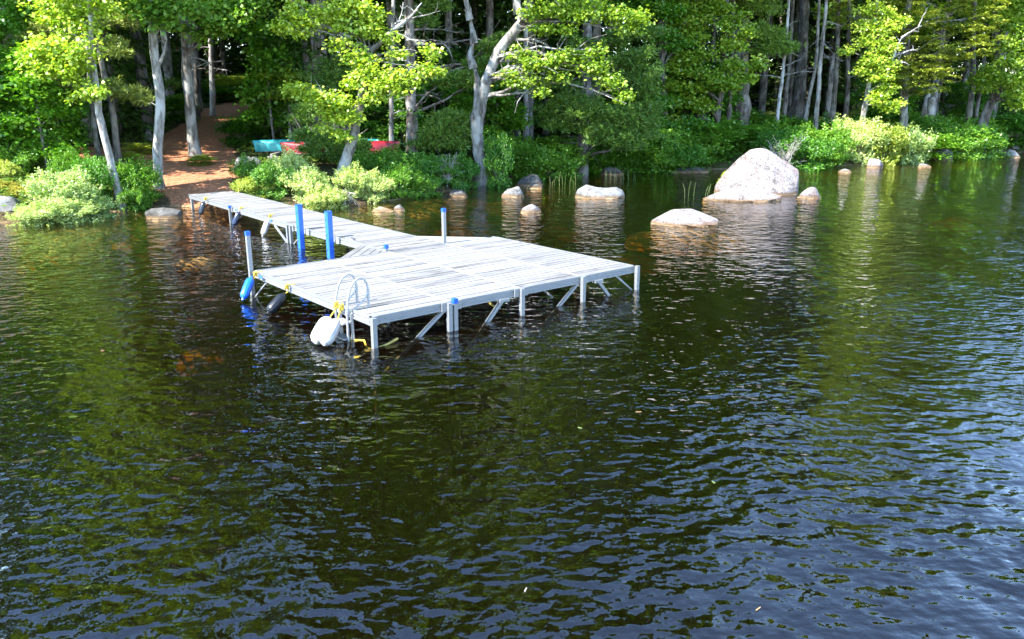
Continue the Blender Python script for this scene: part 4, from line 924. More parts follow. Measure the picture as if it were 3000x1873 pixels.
for lab, Y, tp, ex, bk, sd in (
    ('very thin pale leaning stem with dead side branches, first right of the great pine', 49.5, [(2273, 372, 11), (2282, 300, 10), (2294, 210, 9), (2304, 110, 8), (2312, -10, 7)], ((2290, 225, 2400, 210, 0, -.5, 3, .02, 9), (2292, 232, 2210, 222, 0, -.2, 3, .02, 6), (2300, 150, 2340, 165, 0, -.3, 3, .05, 8), (2300, 130, 2250, 90, 0, -.2, 3, .05, 6), (2296, 195, 2350, 170, 0, -.3, 3, -.1, 8), (2306, 80, 2345, 60, 0, -.2, 2, 0, 6)), M['bark_pale'], 201),
    ('thin pale stem leaning right between two dead-twigged stems', 51.0, [(2356, 342, 11), (2374, 270, 10), (2390, 190, 9), (2396, 90, 8), (2400, -10, 7)], ((2388, 200, 2350, 205, 0, -.3, 2, 0, 5), (2394, 110, 2440, 140, 0, -.3, 2, 0, 5)), M['bark_grey'], 202),
    ('straight grey spruce stem with grey twigs, in front of the wood opening', 49.0, [(2391, 358, 13), (2396, 290, 12), (2402, 200, 11), (2412, 100, 10), (2420, 20, 9), (2422, -15, 8)], ((2405, 170, 2470, 180, 0, -.4, 4, .03, 12), (2408, 120, 2450, 165, 0, -.4, 3, 0, 12), (2410, 110, 2370, 140, 0, -.3, 3, 0, 8), (2415, 60, 2470, 80, 0, -.3, 3, 0, 8), (2406, 150, 2440, 200, 0, -.4, 3, 0, 12)), M['bark_grey'], 203),
    ('short pale broken snag standing among dark trunks', 55.0, [(2432, 268, 15), (2436, 230, 15), (2442, 185, 13), (2446, 155, 10)], ((2442, 172, 2470, 185, 0, -.2, 3, 0, 9), (2442, 175, 2410, 170, 0, -.2, 3, 0, 9), (2444, 165, 2475, 160, 0, -.2, 2, 0, 7)), M['dead_wood'], 204),
    ('dark bare trunk just below the broken pale snag', 51.5, [(2440, 345, 15), (2443, 290, 14), (2450, 220, 13), (2454, 120, 12), (2456, -10, 11)], (), M['bark_dark'], 205),
    ('wide dark trunk in deep shade behind the thin pale stems', 58.0, [(2340, 290, 34), (2345, 240, 30), (2352, 150, 28), (2356, 60, 26), (2358, -10, 25)], (), M['bark_dark'], 206),
    ('slim dark trunk behind the first thin pale stem', 53.0, [(2296, 325, 13), (2304, 270, 12), (2312, 200, 11), (2320, 60, 10), (2324, -10, 9)], ((2308, 230, 2360, 215, 0, -.3, 3, 0, 8),), M['bark_dark'], 207),
    ('dark twin trunk at the right side of the wood opening', 53.0, [(2478, 345, 14), (2482, 280, 13), (2484, 200, 12), (2486, 60, 11), (2488, -10, 10)], ((2483, 230, 2530, 215, 0, -.3, 3, 0, 8),), M['bark_dark'], 208)):
    hero('spruce_tree' if 'snag' not in lab else 'broken_snag', lab, 'tree' if 'snag' not in lab else 'snag', Y, tp, [], 'broad', M['green_leaf'], bk, sd, None, upper=False, extra=ex)
hero('birch_tree', 'pale crooked birch with bent branches at the sunny right bank', 'tree', 48.6,
     [(2524, 388, 17), (2530, 340, 15), (2540, 280, 14), (2548, 225, 13), (2556, 160, 11), (2564, 90, 9), (2570, -10, 8)],
     [(2560, 175, 45, 24, -1), (2600, 195, 40, 24, -1), (2530, 205, 36, 20, -.8), (2585, 225, 40, 20, -1.2), (2600, 140, 45, 26, -.8), (2550, 120, 45, 26, -.6), (2580, 85, 50, 28, -.4), (2530, 80, 40, 24, -.4), (2620, 60, 45, 24, -.2), (2560, 30, 60, 28, 0), (2570, 290, 36, 26, -1.2), (2610, 310, 36, 26, -1.2), (2600, 260, 30, 20, -1.2), (2480, 150, 30, 16, -.4)],
     'broad', M['maple_leaf'], M['bark_pale'], 120, 16, 2.8, size=.145, dens=1.15, ud=.6, extra=((2541, 270, 2585, 240, 0, -.8, 9, -.12, 3), (2585, 240, 2600, 215, -.8, -1, 7, 0, 4), (2548, 226, 2585, 230, 0, -.8, 7, .1, 3), (2585, 235, 2640, 160, -.4, -.5, 9, .0, 5), (2612, 190, 2642, 110, -.8, -.8, 9, .05, 3), (2640, 112, 2700, 75, -.8, -.8, 7, .02, 6), (2690, 80, 2720, 20, -.8, -.6, 4, 0, 5), (2625, 162, 2690, 150, -.8, -.8, 6, .03, 7), (2618, 180, 2665, 190, -.8, -.8, 5, .03, 7)))
hero('spruce_tree', 'large spruce with golden-green boughs sweeping up to the right on the far bank', 'spruce', 51.5,
     [(2646, 395, 22), (2648, 330, 20), (2650, 260, 20), (2655, 150, 18), (2660, 60, 16), (2664, -15, 15)],
     [(2640, 110, 70, 34, -1), (2700, 130, 70, 30, -1.4, 1.2), (2660, 40, 80, 30, -.8), (2730, 60, 75, 30, -1.2), (2790, 95, 70, 26, -1.8), (2850, 70, 60, 24, -2), (2895, 45, 50, 22, -2.2), (2750, 165, 75, 24, -2, 1.2), (2820, 150, 65, 22, -2.4, 1.2), (2880, 125, 45, 20, -2.4), (2700, 205, 75, 22, -1.8, 1.2), (2760, 215, 55, 20, -2.2), (2690, 250, 60, 18, -1.6), (2740, 262, 50, 14, -2), (2620, 190, 50, 22, -1), (2590, 30, 60, 26, -.4), (2820, 20, 70, 26, -1.4), (2740, 10, 70, 22, -.8), (2640, 235, 40, 16, -1.2), (2470, 40, 40, 16, -.3), (2450, 20, 40, 14, -.2), (2480, 70, 30, 12, -.3)],
     'spray', M['spruce_needle'], M['bark_grey'], 121, 20, 3.4, size=.19, dens=1.15, upper=True)
hero('maple_tree', 'leaning dark-trunked maple with fresh green leaves at the far right bank', 'tree', 53.5,
     [(2872, 368, 26), (2890, 325, 24), (2915, 290, 22), (2928, 250, 20), (2926, 190, 18), (2920, 110, 16), (2918, -15, 14)],
     [(2900, 215, 45, 26, -1.4), (2940, 230, 40, 24, -1.6), (2870, 235, 36, 20, -1.2), (2960, 180, 45, 26, -1.4), (2985, 235, 40, 26, -1.6), (2955, 130, 45, 26, -1.2), (2980, 80, 45, 30, -1), (2945, 55, 40, 26, -.8), (2990, 20, 50, 26, -.6), (2950, 10, 50, 22, -.5), (2985, 300, 36, 22, -1.6), (3010, 150, 36, 30, -1), (2890, 260, 30, 14, -1.3), (2970, 270, 36, 18, -1.5), (3030, 230, 40, 34, -1)],
     'broad', M['oak_leaf'], M['bark_dark'], 122, 17, 3.0, size=.18, dens=1.0)
for lab, Y, tp, sd in (('pale leaning short trunk in sun at the foot of the golden spruce', 55.0, [(2702, 330, 12), (2715, 290, 13), (2735, 250, 14)], 211), ('broken pale stump-like trunk under the golden spruce', 54.0, [(2722, 362, 18), (2728, 320, 20), (2730, 285, 18)], 212),
                       ('dark upright trunk behind the leaning maple on the right', 56.0, [(2842, 330, 16), (2846, 280, 15), (2850, 240, 14), (2852, 100, 12), (2854, -10, 11)], 213), ('slim grey trunk beside the dark upright trunk on the right', 56.5, [(2862, 325, 10), (2868, 280, 10), (2876, 230, 10), (2884, 160, 8)], 214)):
    hero('bare_tree', lab, 'tree', Y, tp, [], 'broad', M['green_leaf'], M['bark_pale'] if 'pale' in lab else M['bark_dark'], sd, None, upper=False)
for lab, Y, tp, sd in (('dark slim trunk with white lichen beside the great pale pine', 48.0, [(2136, 345, 15), (2138, 300, 14), (2142, 250, 13), (2146, 120, 12), (2148, -10, 11)], 221), ('dark trunk left of the green maple', 50.0, [(2084, 375, 13), (2086, 320, 13), (2088, 260, 12), (2090, 100, 11), (2090, -10, 10)], 222), ('stout shaded trunk behind the lit maple leaves', 52.0, [(2048, 330, 20), (2052, 250, 19), (2056, 180, 18), (2060, -10, 16)], 223),
                       ('dark vertical trunk at the top between the forked tree stems', 46.0, [(1432, 300, 22), (1432, 200, 20), (1433, 100, 20), (1434, -10, 19)], 224), ('pinkish sunlit trunk behind the living stem of the forked tree', 45.0, [(1540, 330, 15), (1540, 240, 14), (1541, 120, 13), (1542, -10, 12)], 225), ('thin grey trunk behind the clay path tree', 47.0, [(578, 330, 12), (574, 200, 11), (570, 100, 10), (566, -10, 9)], 226), ('pale thin trunk further up the wood behind the path', 50.0, [(622, 330, 15), (620, 200, 14), (616, 100, 13), (612, -10, 12)], 227)):
    hero('bare_tree', lab, 'tree', Y, tp, [], 'broad', M['green_leaf'], M['bark_pale'] if 'pinkish' in lab or 'pale thin' in lab else M['bark_dark'], sd, 14, upper=False, extra=((tp[1][0], tp[1][1], tp[1][0] + 60, tp[1][1] + 10, 0, -.3, 3, 0, 8), (tp[1][0], tp[1][1] - 60, tp[1][0] - 60, tp[1][1] - 50, 0, -.3, 3, 0, 8)))

# broadleaf trees at the left edge and mid-slope understory trees
hero('maple_tree', 'green maple filling the left edge above the shore bushes', 'tree', 31.5, [(-60, 470, 22), (-50, 300, 20), (-30, 120, 18), (-20, -15, 16)],
     [(40, 20, 60, 30, -.4), (20, 70, 60, 26, -.2), (90, 45, 50, 22, .2), (25, 210, 45, 36, -.4), (60, 255, 45, 24, -.4), (20, 290, 50, 24, -.4), (75, 215, 30, 20, 0), (20, 160, 50, 20, .4, .8), (-20, 250, 50, 40, -.4), (10, 330, 50, 18, -.3), (-30, 100, 60, 60, 0)],
     'broad', M['green_leaf'], M['bark_dark'], 130, 18, 3.0, size=.15, ud=.3)
hero('maple_tree', 'shaded green understory maple behind the top of the clay path', 'tree', 48.0, [(800, 300, 12), (798, 220, 11), (790, 120, 10), (786, 20, 9)],
     [(760, 60, 60, 26, 0), (790, 100, 50, 22, -.3), (820, 140, 50, 22, -.4), (790, 165, 45, 18, -.4), (740, 30, 60, 22, .2), (850, 110, 45, 22, -.2), (845, 175, 45, 18, -.2), (700, 90, 45, 18, .3), (820, 30, 60, 26, .2)],
     'broad', M['green_leaf'], M['bark_dark'], 131, 15, 2.6, size=.17, dens=.8)
hero('maple_tree', 'shaded leafy tree filling the top between forked oak and great pine', 'tree', 46.0, [(1950, 420, 18), (1945, 300, 17), (1940, 150, 16), (1935, -15, 15)],
     [(1920, 20, 70, 30, -.4), (1880, 10, 60, 24, -.2), (1960, 40, 60, 26, -.4), (1940, 100, 55, 24, -.6), (1990, 130, 45, 20, -.6), (1830, 15, 60, 22, .2), (1940, 300, 50, 30, -1), (1900, 400, 50, 24, -1.6), (1960, 420, 55, 26, -1.6), (1920, 360, 50, 24, -1.4), (2000, 380, 55, 26, -1.6), (2040, 410, 45, 24, -1.6), (2050, 360, 45, 22, -1.4)],
     'broad', M['green_leaf'], M['bark_dark'], 132, 18, 3.2, size=.16)

# fallen pale log and stump
p0, p1 = on_ground(135, 345), on_ground(255, 335)
lg = empty('fallen_log', p0, 0, 'pale fallen log lying on the shaded slope at the left', 'log')
link('log', trunk_mesh('log', [Vector((0, 0, .12)), (p1 - p0) * .5 + Vector((0, 0, .2)), (p1 - p0) + Vector((0, 0, .25))], [.13, .12, .10], M['dead_wood'], 5, 10), lg)
p0 = on_ground(770, 305)
st = empty('tree_stump', p0, 0, 'pale weathered stump with roots beside the upper path', 'stump')
link('stump', trunk_mesh('stump', [Vector((0, 0, -.1)), Vector((.02, 0, .2)), Vector((.05, 0, .45))], [.24, .16, .10], M['dead_wood'], 6, 10, [(Vector((0, 0, .1)), Vector((-.9, -.6, -.05)), .07, .05, 3), (Vector((0, 0, .1)), Vector((.5, -.5, -.05)), .06, .05, 2), (Vector((0, 0, .3)), Vector((-.3, -.2, .5)), .05, .05, 2)]), st)

# ------------------------------------------------------------------ shrubs
def shrub_mesh(seed, leaf, n, kind='rosette', dome=1.0):
    f = Fol(seed); rg = f.rg
    ns = n // 14; d = rdir(rg, ns); d[:, 2] = np.abs(d[:, 2]) ** .8 * np.sign(d[:, 2] + .35); lump = 1 + .20 * np.sin(d @ np.array([5.1, 2.2, 3.3]) + seed) + .16 * np.sin(d @ np.array([-3.7, 6.4, 2.1]) + 2 * seed)
    k = (.40 + .60 * rg.random(ns) ** .6) * lump
    c = d * k[:, None] * np.array([1, 1, 1.0 * dome]); c[:, 2] += .05
    i = np.repeat(np.arange(ns), 14); m = len(i)
    if kind == 'rosette':
        stem = d[i] * .5 + np.array([0, 0, .8]); stem /= np.linalg.norm(stem, axis=1, keepdims=True)
        P = c[i] + stem * (rg.random((m, 1)) - .6) * leaf * 3.2 + rg.normal(size=(m, 3)) * leaf * .35
        ax = rdir(rg, m) + stem * .55; nr = stem + rdir(rg, m) * .55; L = leaf * rg.uniform(.7, 1.25, m); f.put(leaves(P, ax, nr, L, L * .5, .10))
    elif kind == 'frond':
        out = d[i] * np.array([1, 1, .25]); P = c[i] + rg.normal(size=(m, 3)) * np.array([leaf * 1.6, leaf * 1.6, leaf * .3])
        ax = rdir(rg, m) * np.array([1, 1, .3]) + out; nr = np.array([0, 0, 1.0]) + rdir(rg, m) * .45; L = leaf * rg.uniform(.7, 1.3, m); f.put(leaves(P, ax, nr, L, L * .55, .08))
    return f.mesh('foliage', None)
def stems_mesh(seed, n=16):
    rg = random.Random(seed); mb = MB()
    for k in range(n):
        a = rg.uniform(0, 6.28); r = rg.uniform(.2, .85); e = Vector((r * math.cos(a), r * math.sin(a), rg.uniform(.2, .75)))
        mb.tube([Vector((.1 * math.cos(a), .1 * math.sin(a), -.15)), e * .5 + Vector((0, 0, .12)), e], [.022, .016, .008], 5, False)
    return mb.mesh('stems', M['twig'], True)
SHR = {'ros': [shrub_mesh(300 + k, .105, 11000, 'rosette') for k in range(4)], 'big': [shrub_mesh(310 + k, .13, 7500, 'rosette') for k in range(3)], 'frd': [shrub_mesh(320 + k, .15, 7000, 'frond', .9) for k in range(3)]}
STM = [stems_mesh(330 + k) for k in range(3)]
def shrub(label, px, py, rx, ry, kind, mat, name='shrub', cat='bush', group=None, water=False, stems=True, bank=0.0):
    """px, py: middle of the foliage in the photo; stands on the bank below"""
    kx, kz = (1.35, 1.18) if rx > 32 else (1.1, 1.1)
    rx *= kx; ry *= kz
    b = on_ground(px, py + ry * .85)
    if float(shore_s(b.x, b.y)) < -.9: b = b + Vector((0, 1.0 if not water else .4, 0))
    Y = b.y + bank; s = Y / FPX; wx, wz = rx * s, ry * s
    c = at_y(px, py, Y)
    zb = max(gz(c.x, Y), -.12)
    zt = c.z + wz * .95
    root = empty(name, (c.x, Y, zb), random.uniform(0, 6.28), label, cat, group)
    H = max(.3, (zt - zb))
    fo = link('foliage', random.choice(SHR[kind]), root)
    if not fo.data.materials: fo.data.materials.append(M['shrub_green'])
    fo.material_slots[0].link = 'OBJECT'; fo.material_slots[0].material = M[mat]
    hz = min(H, wz * 2.0)
    fo.scale = (wx * .98, max(wx * .75, .45), hz * .62); fo.location = (0, 0, H - hz * .62)
    if stems:
        so = link('stems', random.choice(STM), root); so.scale = (wx * .8, wx * .7, H * .9)
    return root
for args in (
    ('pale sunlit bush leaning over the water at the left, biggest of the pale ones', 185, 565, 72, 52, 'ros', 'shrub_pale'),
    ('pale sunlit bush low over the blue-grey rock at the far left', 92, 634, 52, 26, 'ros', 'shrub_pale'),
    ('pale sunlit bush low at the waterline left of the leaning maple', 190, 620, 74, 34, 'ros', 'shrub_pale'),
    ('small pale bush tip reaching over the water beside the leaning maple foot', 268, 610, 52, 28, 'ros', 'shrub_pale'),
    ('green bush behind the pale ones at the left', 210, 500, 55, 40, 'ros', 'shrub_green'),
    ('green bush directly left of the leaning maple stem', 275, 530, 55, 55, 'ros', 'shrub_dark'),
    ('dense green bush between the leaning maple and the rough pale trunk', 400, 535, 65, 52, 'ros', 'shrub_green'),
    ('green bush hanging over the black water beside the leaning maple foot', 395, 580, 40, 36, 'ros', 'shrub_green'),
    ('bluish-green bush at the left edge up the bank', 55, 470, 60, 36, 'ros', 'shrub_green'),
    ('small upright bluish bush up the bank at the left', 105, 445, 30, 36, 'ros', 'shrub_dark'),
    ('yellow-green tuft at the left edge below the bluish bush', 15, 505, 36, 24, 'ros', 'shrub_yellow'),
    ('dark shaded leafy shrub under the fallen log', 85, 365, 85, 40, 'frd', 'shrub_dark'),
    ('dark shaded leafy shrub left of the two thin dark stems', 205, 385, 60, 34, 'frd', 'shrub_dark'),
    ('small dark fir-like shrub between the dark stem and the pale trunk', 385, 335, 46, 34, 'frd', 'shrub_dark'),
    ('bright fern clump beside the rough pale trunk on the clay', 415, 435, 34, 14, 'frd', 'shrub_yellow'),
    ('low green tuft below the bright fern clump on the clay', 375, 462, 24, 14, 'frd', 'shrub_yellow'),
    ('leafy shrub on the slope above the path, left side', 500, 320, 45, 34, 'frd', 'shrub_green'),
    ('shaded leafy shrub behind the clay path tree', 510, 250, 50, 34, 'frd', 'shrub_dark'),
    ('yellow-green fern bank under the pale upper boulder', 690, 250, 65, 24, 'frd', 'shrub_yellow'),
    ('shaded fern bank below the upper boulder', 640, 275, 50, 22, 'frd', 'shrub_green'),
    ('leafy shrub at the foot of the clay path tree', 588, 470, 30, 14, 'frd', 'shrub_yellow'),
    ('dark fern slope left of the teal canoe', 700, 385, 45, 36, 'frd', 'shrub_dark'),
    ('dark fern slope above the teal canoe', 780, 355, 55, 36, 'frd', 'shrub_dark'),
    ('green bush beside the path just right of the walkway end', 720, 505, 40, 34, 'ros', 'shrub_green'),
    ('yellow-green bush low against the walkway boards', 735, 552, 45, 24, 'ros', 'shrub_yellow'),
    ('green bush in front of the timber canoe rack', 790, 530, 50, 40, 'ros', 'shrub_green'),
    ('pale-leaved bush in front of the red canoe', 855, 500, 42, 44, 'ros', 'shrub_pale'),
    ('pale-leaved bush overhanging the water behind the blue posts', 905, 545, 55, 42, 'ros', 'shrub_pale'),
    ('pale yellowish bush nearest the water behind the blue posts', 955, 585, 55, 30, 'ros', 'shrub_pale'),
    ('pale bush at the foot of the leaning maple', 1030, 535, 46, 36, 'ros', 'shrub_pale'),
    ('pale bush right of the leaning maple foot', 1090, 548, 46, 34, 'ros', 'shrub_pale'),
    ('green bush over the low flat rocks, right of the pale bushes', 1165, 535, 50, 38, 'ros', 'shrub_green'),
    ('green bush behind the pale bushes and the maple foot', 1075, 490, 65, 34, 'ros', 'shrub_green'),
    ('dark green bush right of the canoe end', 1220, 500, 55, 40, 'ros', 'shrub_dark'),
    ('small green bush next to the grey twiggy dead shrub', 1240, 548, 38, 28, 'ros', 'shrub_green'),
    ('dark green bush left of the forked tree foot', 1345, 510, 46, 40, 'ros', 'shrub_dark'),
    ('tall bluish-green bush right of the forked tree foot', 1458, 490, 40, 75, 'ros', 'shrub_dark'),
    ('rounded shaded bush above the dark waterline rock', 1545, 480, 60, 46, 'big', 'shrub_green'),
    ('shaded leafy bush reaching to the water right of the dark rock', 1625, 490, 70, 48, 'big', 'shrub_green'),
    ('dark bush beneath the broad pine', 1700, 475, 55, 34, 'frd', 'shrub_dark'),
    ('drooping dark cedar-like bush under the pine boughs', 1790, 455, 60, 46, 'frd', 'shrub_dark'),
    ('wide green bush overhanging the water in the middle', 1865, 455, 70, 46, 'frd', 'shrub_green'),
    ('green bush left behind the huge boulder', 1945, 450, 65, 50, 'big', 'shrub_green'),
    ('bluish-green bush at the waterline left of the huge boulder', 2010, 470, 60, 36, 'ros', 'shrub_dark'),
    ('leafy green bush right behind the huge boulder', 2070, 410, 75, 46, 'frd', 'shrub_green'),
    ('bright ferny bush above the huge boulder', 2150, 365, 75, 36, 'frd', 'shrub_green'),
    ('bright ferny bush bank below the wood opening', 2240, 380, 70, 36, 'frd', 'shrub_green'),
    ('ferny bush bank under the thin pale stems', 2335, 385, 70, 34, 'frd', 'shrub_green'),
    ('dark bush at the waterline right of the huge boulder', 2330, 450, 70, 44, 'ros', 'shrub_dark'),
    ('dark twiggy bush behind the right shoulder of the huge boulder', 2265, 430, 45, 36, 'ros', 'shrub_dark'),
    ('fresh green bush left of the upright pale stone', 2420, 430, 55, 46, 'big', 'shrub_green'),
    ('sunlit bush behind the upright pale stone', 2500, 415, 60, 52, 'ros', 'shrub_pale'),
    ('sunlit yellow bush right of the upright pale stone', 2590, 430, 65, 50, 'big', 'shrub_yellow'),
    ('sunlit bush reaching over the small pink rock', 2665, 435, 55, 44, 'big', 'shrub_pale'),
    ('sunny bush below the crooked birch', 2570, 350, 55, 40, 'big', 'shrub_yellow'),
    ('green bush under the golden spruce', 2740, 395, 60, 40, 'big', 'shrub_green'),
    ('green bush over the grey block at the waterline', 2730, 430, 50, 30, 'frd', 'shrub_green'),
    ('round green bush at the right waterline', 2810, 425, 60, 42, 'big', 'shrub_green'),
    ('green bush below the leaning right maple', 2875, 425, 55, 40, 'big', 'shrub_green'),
    ('dark shrub in shade at the right edge above the rocks', 2960, 385, 65, 40, 'frd', 'shrub_dark'),
    ('small yellowish plant growing on the left shoulder of the huge boulder', 2128, 475, 14, 32, 'ros', 'shrub_yellow')):
    if 'shoulder of the huge boulder' in args[0] and args[5] == 'ros' and args[6] == 'shrub_yellow':
        b = on_water(2118, 560); c = at_y(2122, 500, b.y + .5)
        r = empty('shrub', (c.x, c.y, c.z - .3), 0, args[0], 'plant'); fo = link('foliage', SHR['ros'][1], r); fo.material_slots[0].link = 'OBJECT'; fo.material_slots[0].material = M['shrub_yellow']
        fo.scale = (.13, .26, .34); fo.location = (0, 0, .0); fo.rotation_euler = (0, .6, 0); continue
    shrub(*args)
# the massed second row of the bank thicket
rt = random.Random(21)
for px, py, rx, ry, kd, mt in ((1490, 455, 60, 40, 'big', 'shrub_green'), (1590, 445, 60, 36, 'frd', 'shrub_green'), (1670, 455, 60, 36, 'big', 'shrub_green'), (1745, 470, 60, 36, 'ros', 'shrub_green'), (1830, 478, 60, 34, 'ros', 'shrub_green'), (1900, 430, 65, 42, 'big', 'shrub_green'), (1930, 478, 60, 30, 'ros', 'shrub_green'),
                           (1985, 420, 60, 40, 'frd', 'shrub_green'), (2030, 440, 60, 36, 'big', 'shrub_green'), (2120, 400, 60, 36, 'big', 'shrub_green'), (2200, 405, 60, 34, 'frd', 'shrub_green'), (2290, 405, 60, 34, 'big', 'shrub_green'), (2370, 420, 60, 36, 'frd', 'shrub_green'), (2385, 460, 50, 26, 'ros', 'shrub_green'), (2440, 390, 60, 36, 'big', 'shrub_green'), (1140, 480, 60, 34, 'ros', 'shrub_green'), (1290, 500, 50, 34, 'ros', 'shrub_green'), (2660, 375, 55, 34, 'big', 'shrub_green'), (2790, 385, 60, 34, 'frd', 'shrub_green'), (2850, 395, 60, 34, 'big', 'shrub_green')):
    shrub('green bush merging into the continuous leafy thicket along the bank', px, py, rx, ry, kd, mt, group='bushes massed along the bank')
# moss cushions on the left rock
for lab, px, py, w in (('golden moss cushion on the left bank above the blue-grey rock', 22, 545, 60), ('smaller golden moss cushion against the pale bush', 62, 562, 34)):
    b = on_ground(px, py + 14); r = link('moss_cushion', SHR['ros'][2]); r.material_slots[0].link = 'OBJECT'; r.material_slots[0].material = M['moss']
    r.location = (b.x, b.y, b.z); r.scale = (w / FPX * b.y, w / FPX * b.y * .8, .28); tag(r, lab, 'moss')
# grey twiggy dead shrub
b = on_ground(1310, 548); r = empty('dead_shrub', b, 0, 'bare grey twiggy dead shrub on the bank left of the forked tree', 'dead bush')
rg = random.Random(9); br = []
for k in range(30):
    a = rg.uniform(0, 6.28); e = Vector((.75 * math.cos(a) * rg.uniform(.4, 1), .4 * math.sin(a), rg.uniform(.5, 1.5))); br.append((Vector((0, 0, .1)), e, .018, .05, 6))
link('twigs', trunk_mesh('twigs', [Vector((0, 0, -.2)), Vector((0, 0, .3))], [.05, .03], M['dead_wood'], 3, 6, br), r)
b = on_ground(1010, 605); r = empty('dead_shrub', b + Vector((0, .1, .1)), 0, 'bleached bare roots and twigs hanging under the yellow bush at the water', 'dead bush'); br = []
for k in range(22):
    e = Vector((rg.uniform(-.55, .55), rg.uniform(-.3, .2), rg.uniform(-.12, .5))); br.append((Vector((rg.uniform(-.2, .2), 0, .35)), e, .014, .05, 5))
link('twigs', trunk_mesh('twigs', [Vector((0, 0, -.2)), Vector((0, 0, .3))], [.04, .03], M['dead_wood'], 4, 6, br), r)
b = on_ground(2262, 470) ; r = empty('dead_shrub', Vector((b.x, 42.6, .0)), 0, 'bare grey twigs behind the right shoulder of the huge boulder', 'dead bush'); br = []
for k in range(34):
    e = Vector((rg.uniform(-1.1, 1.3), rg.uniform(-.6, .4), rg.uniform(.3, 1.9))); br.append((Vector((rg.uniform(-.3, .3), 0, .2)), e, .018, .05, 6))
link('twigs', trunk_mesh('twigs', [Vector((0, 0, -.2)), Vector((0, 0, .3))], [.05, .03], M['dead_wood'], 8, 6, br), r)
# reeds
for lab, px, py, n, sp in (('few thin reed stalks in the water left of the huge boulder', 2048, 575, 6, .5), ('sparse reed stalks in dark water under the middle bushes', 1815, 528, 14, .75), ('thin reed stalks in dark water beside the shaded bank rock', 1640, 545, 10, .7)):
    b = on_water(px, py); V = []; F = []; rg = random.Random(px); r = empty('reed_clump', b, 0, lab, 'reeds')
    mb = MB()
    for k in range(n):
        x = rg.uniform(-sp, sp); y = rg.uniform(-.25, .25); h = rg.uniform(.25, .62); dx = rg.uniform(-.14, .14)
        mb.tube([(x, y, -.3), (x + dx * .3, y, h * .5), (x + dx, y + .03, h)], [.006, .005, .003], 4, False)
    mb.build('stalks', M['reed'], r)

# ------------------------------------------------------------------ canoes on their rack
def canoe(name, label, mat, P, rz, L, beam, depth, roll=0.0):
    root = empty(name, P, rz, label, 'canoe', 'upturned canoes by the path')
    root.rotation_euler = (roll, 0, rz)
    ns, nc = 28, 13; V = []; F = []
    for i in range(ns + 1):
        t = -1 + 2 * i / ns; hb = beam / 2 * max(.03, (1 - abs(t) ** 2.6)); keel = depth * (1 - .10 * abs(t) ** 3); gun = -.10 * abs(t) ** 2.5
        xs = t * L / 2
        for j in range(nc):
            a = math.pi * j / (nc - 1); c = math.cos(a); s = math.sin(a)
            V.append((xs * (1 - .035 * (1 - s) * (abs(t) > .97)), hb * math.copysign(abs(c) ** .75, c), gun + (keel - gun) * s ** .62))
    for i in range(ns):
        for j in range(nc - 1): F.append((i * nc + j, i * nc + j + 1, (i + 1) * nc + j + 1, (i + 1) * nc + j))
    F += [tuple(range(nc)), tuple(ns * nc + j for j in range(nc))[::-1]]
    mb = MB(); mb._add(V, F); mb.build('hull', mat, root, True)
    for j in (0, nc - 1):
        MB().tube([Vector(V[i * nc + j]) for i in range(ns + 1)], .022, 6).build('gunwale', M['canoe_trim'], root)
    MB().tube([Vector(V[i * nc + nc // 2]) + Vector((0, 0, .004)) for i in range(ns + 1)], .010, 5).build('keel_strip', mat, root)
    return root
cy = 35.6
cl = at_y(748, 449, cy + .9); cg = max(gz(cl.x + 2, cy + 1), 0)
c1 = at_y(742, 446, cy + 1.0); c2 = at_y(1110, 428, cy + 2.2); ctr = (c1 + c2) / 2
canoe('canoe', 'teal upturned canoe, the farther one on the timber rack', M['canoe_teal'], (ctr.x, ctr.y, ctr.z), math.atan2(c2.y - c1.y, c2.x - c1.x), (c2 - c1).length, .92, .44, .12)
d1 = at_y(822, 452, cy); d2 = at_y(1172, 436, cy + 1.0); ctr2 = (d1 + d2) / 2
canoe('canoe', 'red upturned canoe, the nearer one on the timber rack', M['canoe_red'], (ctr2.x, ctr2.y, ctr2.z), math.atan2(d2.y - d1.y, d2.x - d1.x), (d2 - d1).length, .90, .44, .10)
for px, lab in ((815, 'grey weathered timber trestle under the left ends of the canoes'), (1090, 'grey weathered timber trestle under the right ends of the canoes')):
    p = at_y(px, 462, cy + .5); zt = (ctr2.z + ctr.z) / 2 - .06; zg = gz(p.x, p.y)
    r = empty('canoe_rack', (p.x, p.y, zg), 0, lab, 'rack', 'trestles under the canoes'); h = zt - zg
    MB().box(-.05, .05, -1.0, 1.1, h - .12, h - .0).build('beam', M['grey_timber'], r)
    for y in (-.8, .8):
        for sx in (-1, 1): MB().bar((sx * .02, y, h - .1), (sx * .34, y - .05, -.15), .10, .06, (0, 1, 0)).build('leg', M['grey_timber'], r)
        MB().bar((-.22, y - .03, h * .45), (.22, y - .03, h * .45), .03, .09, (0, 0, 1)).build('crossbar', M['grey_timber'], r)

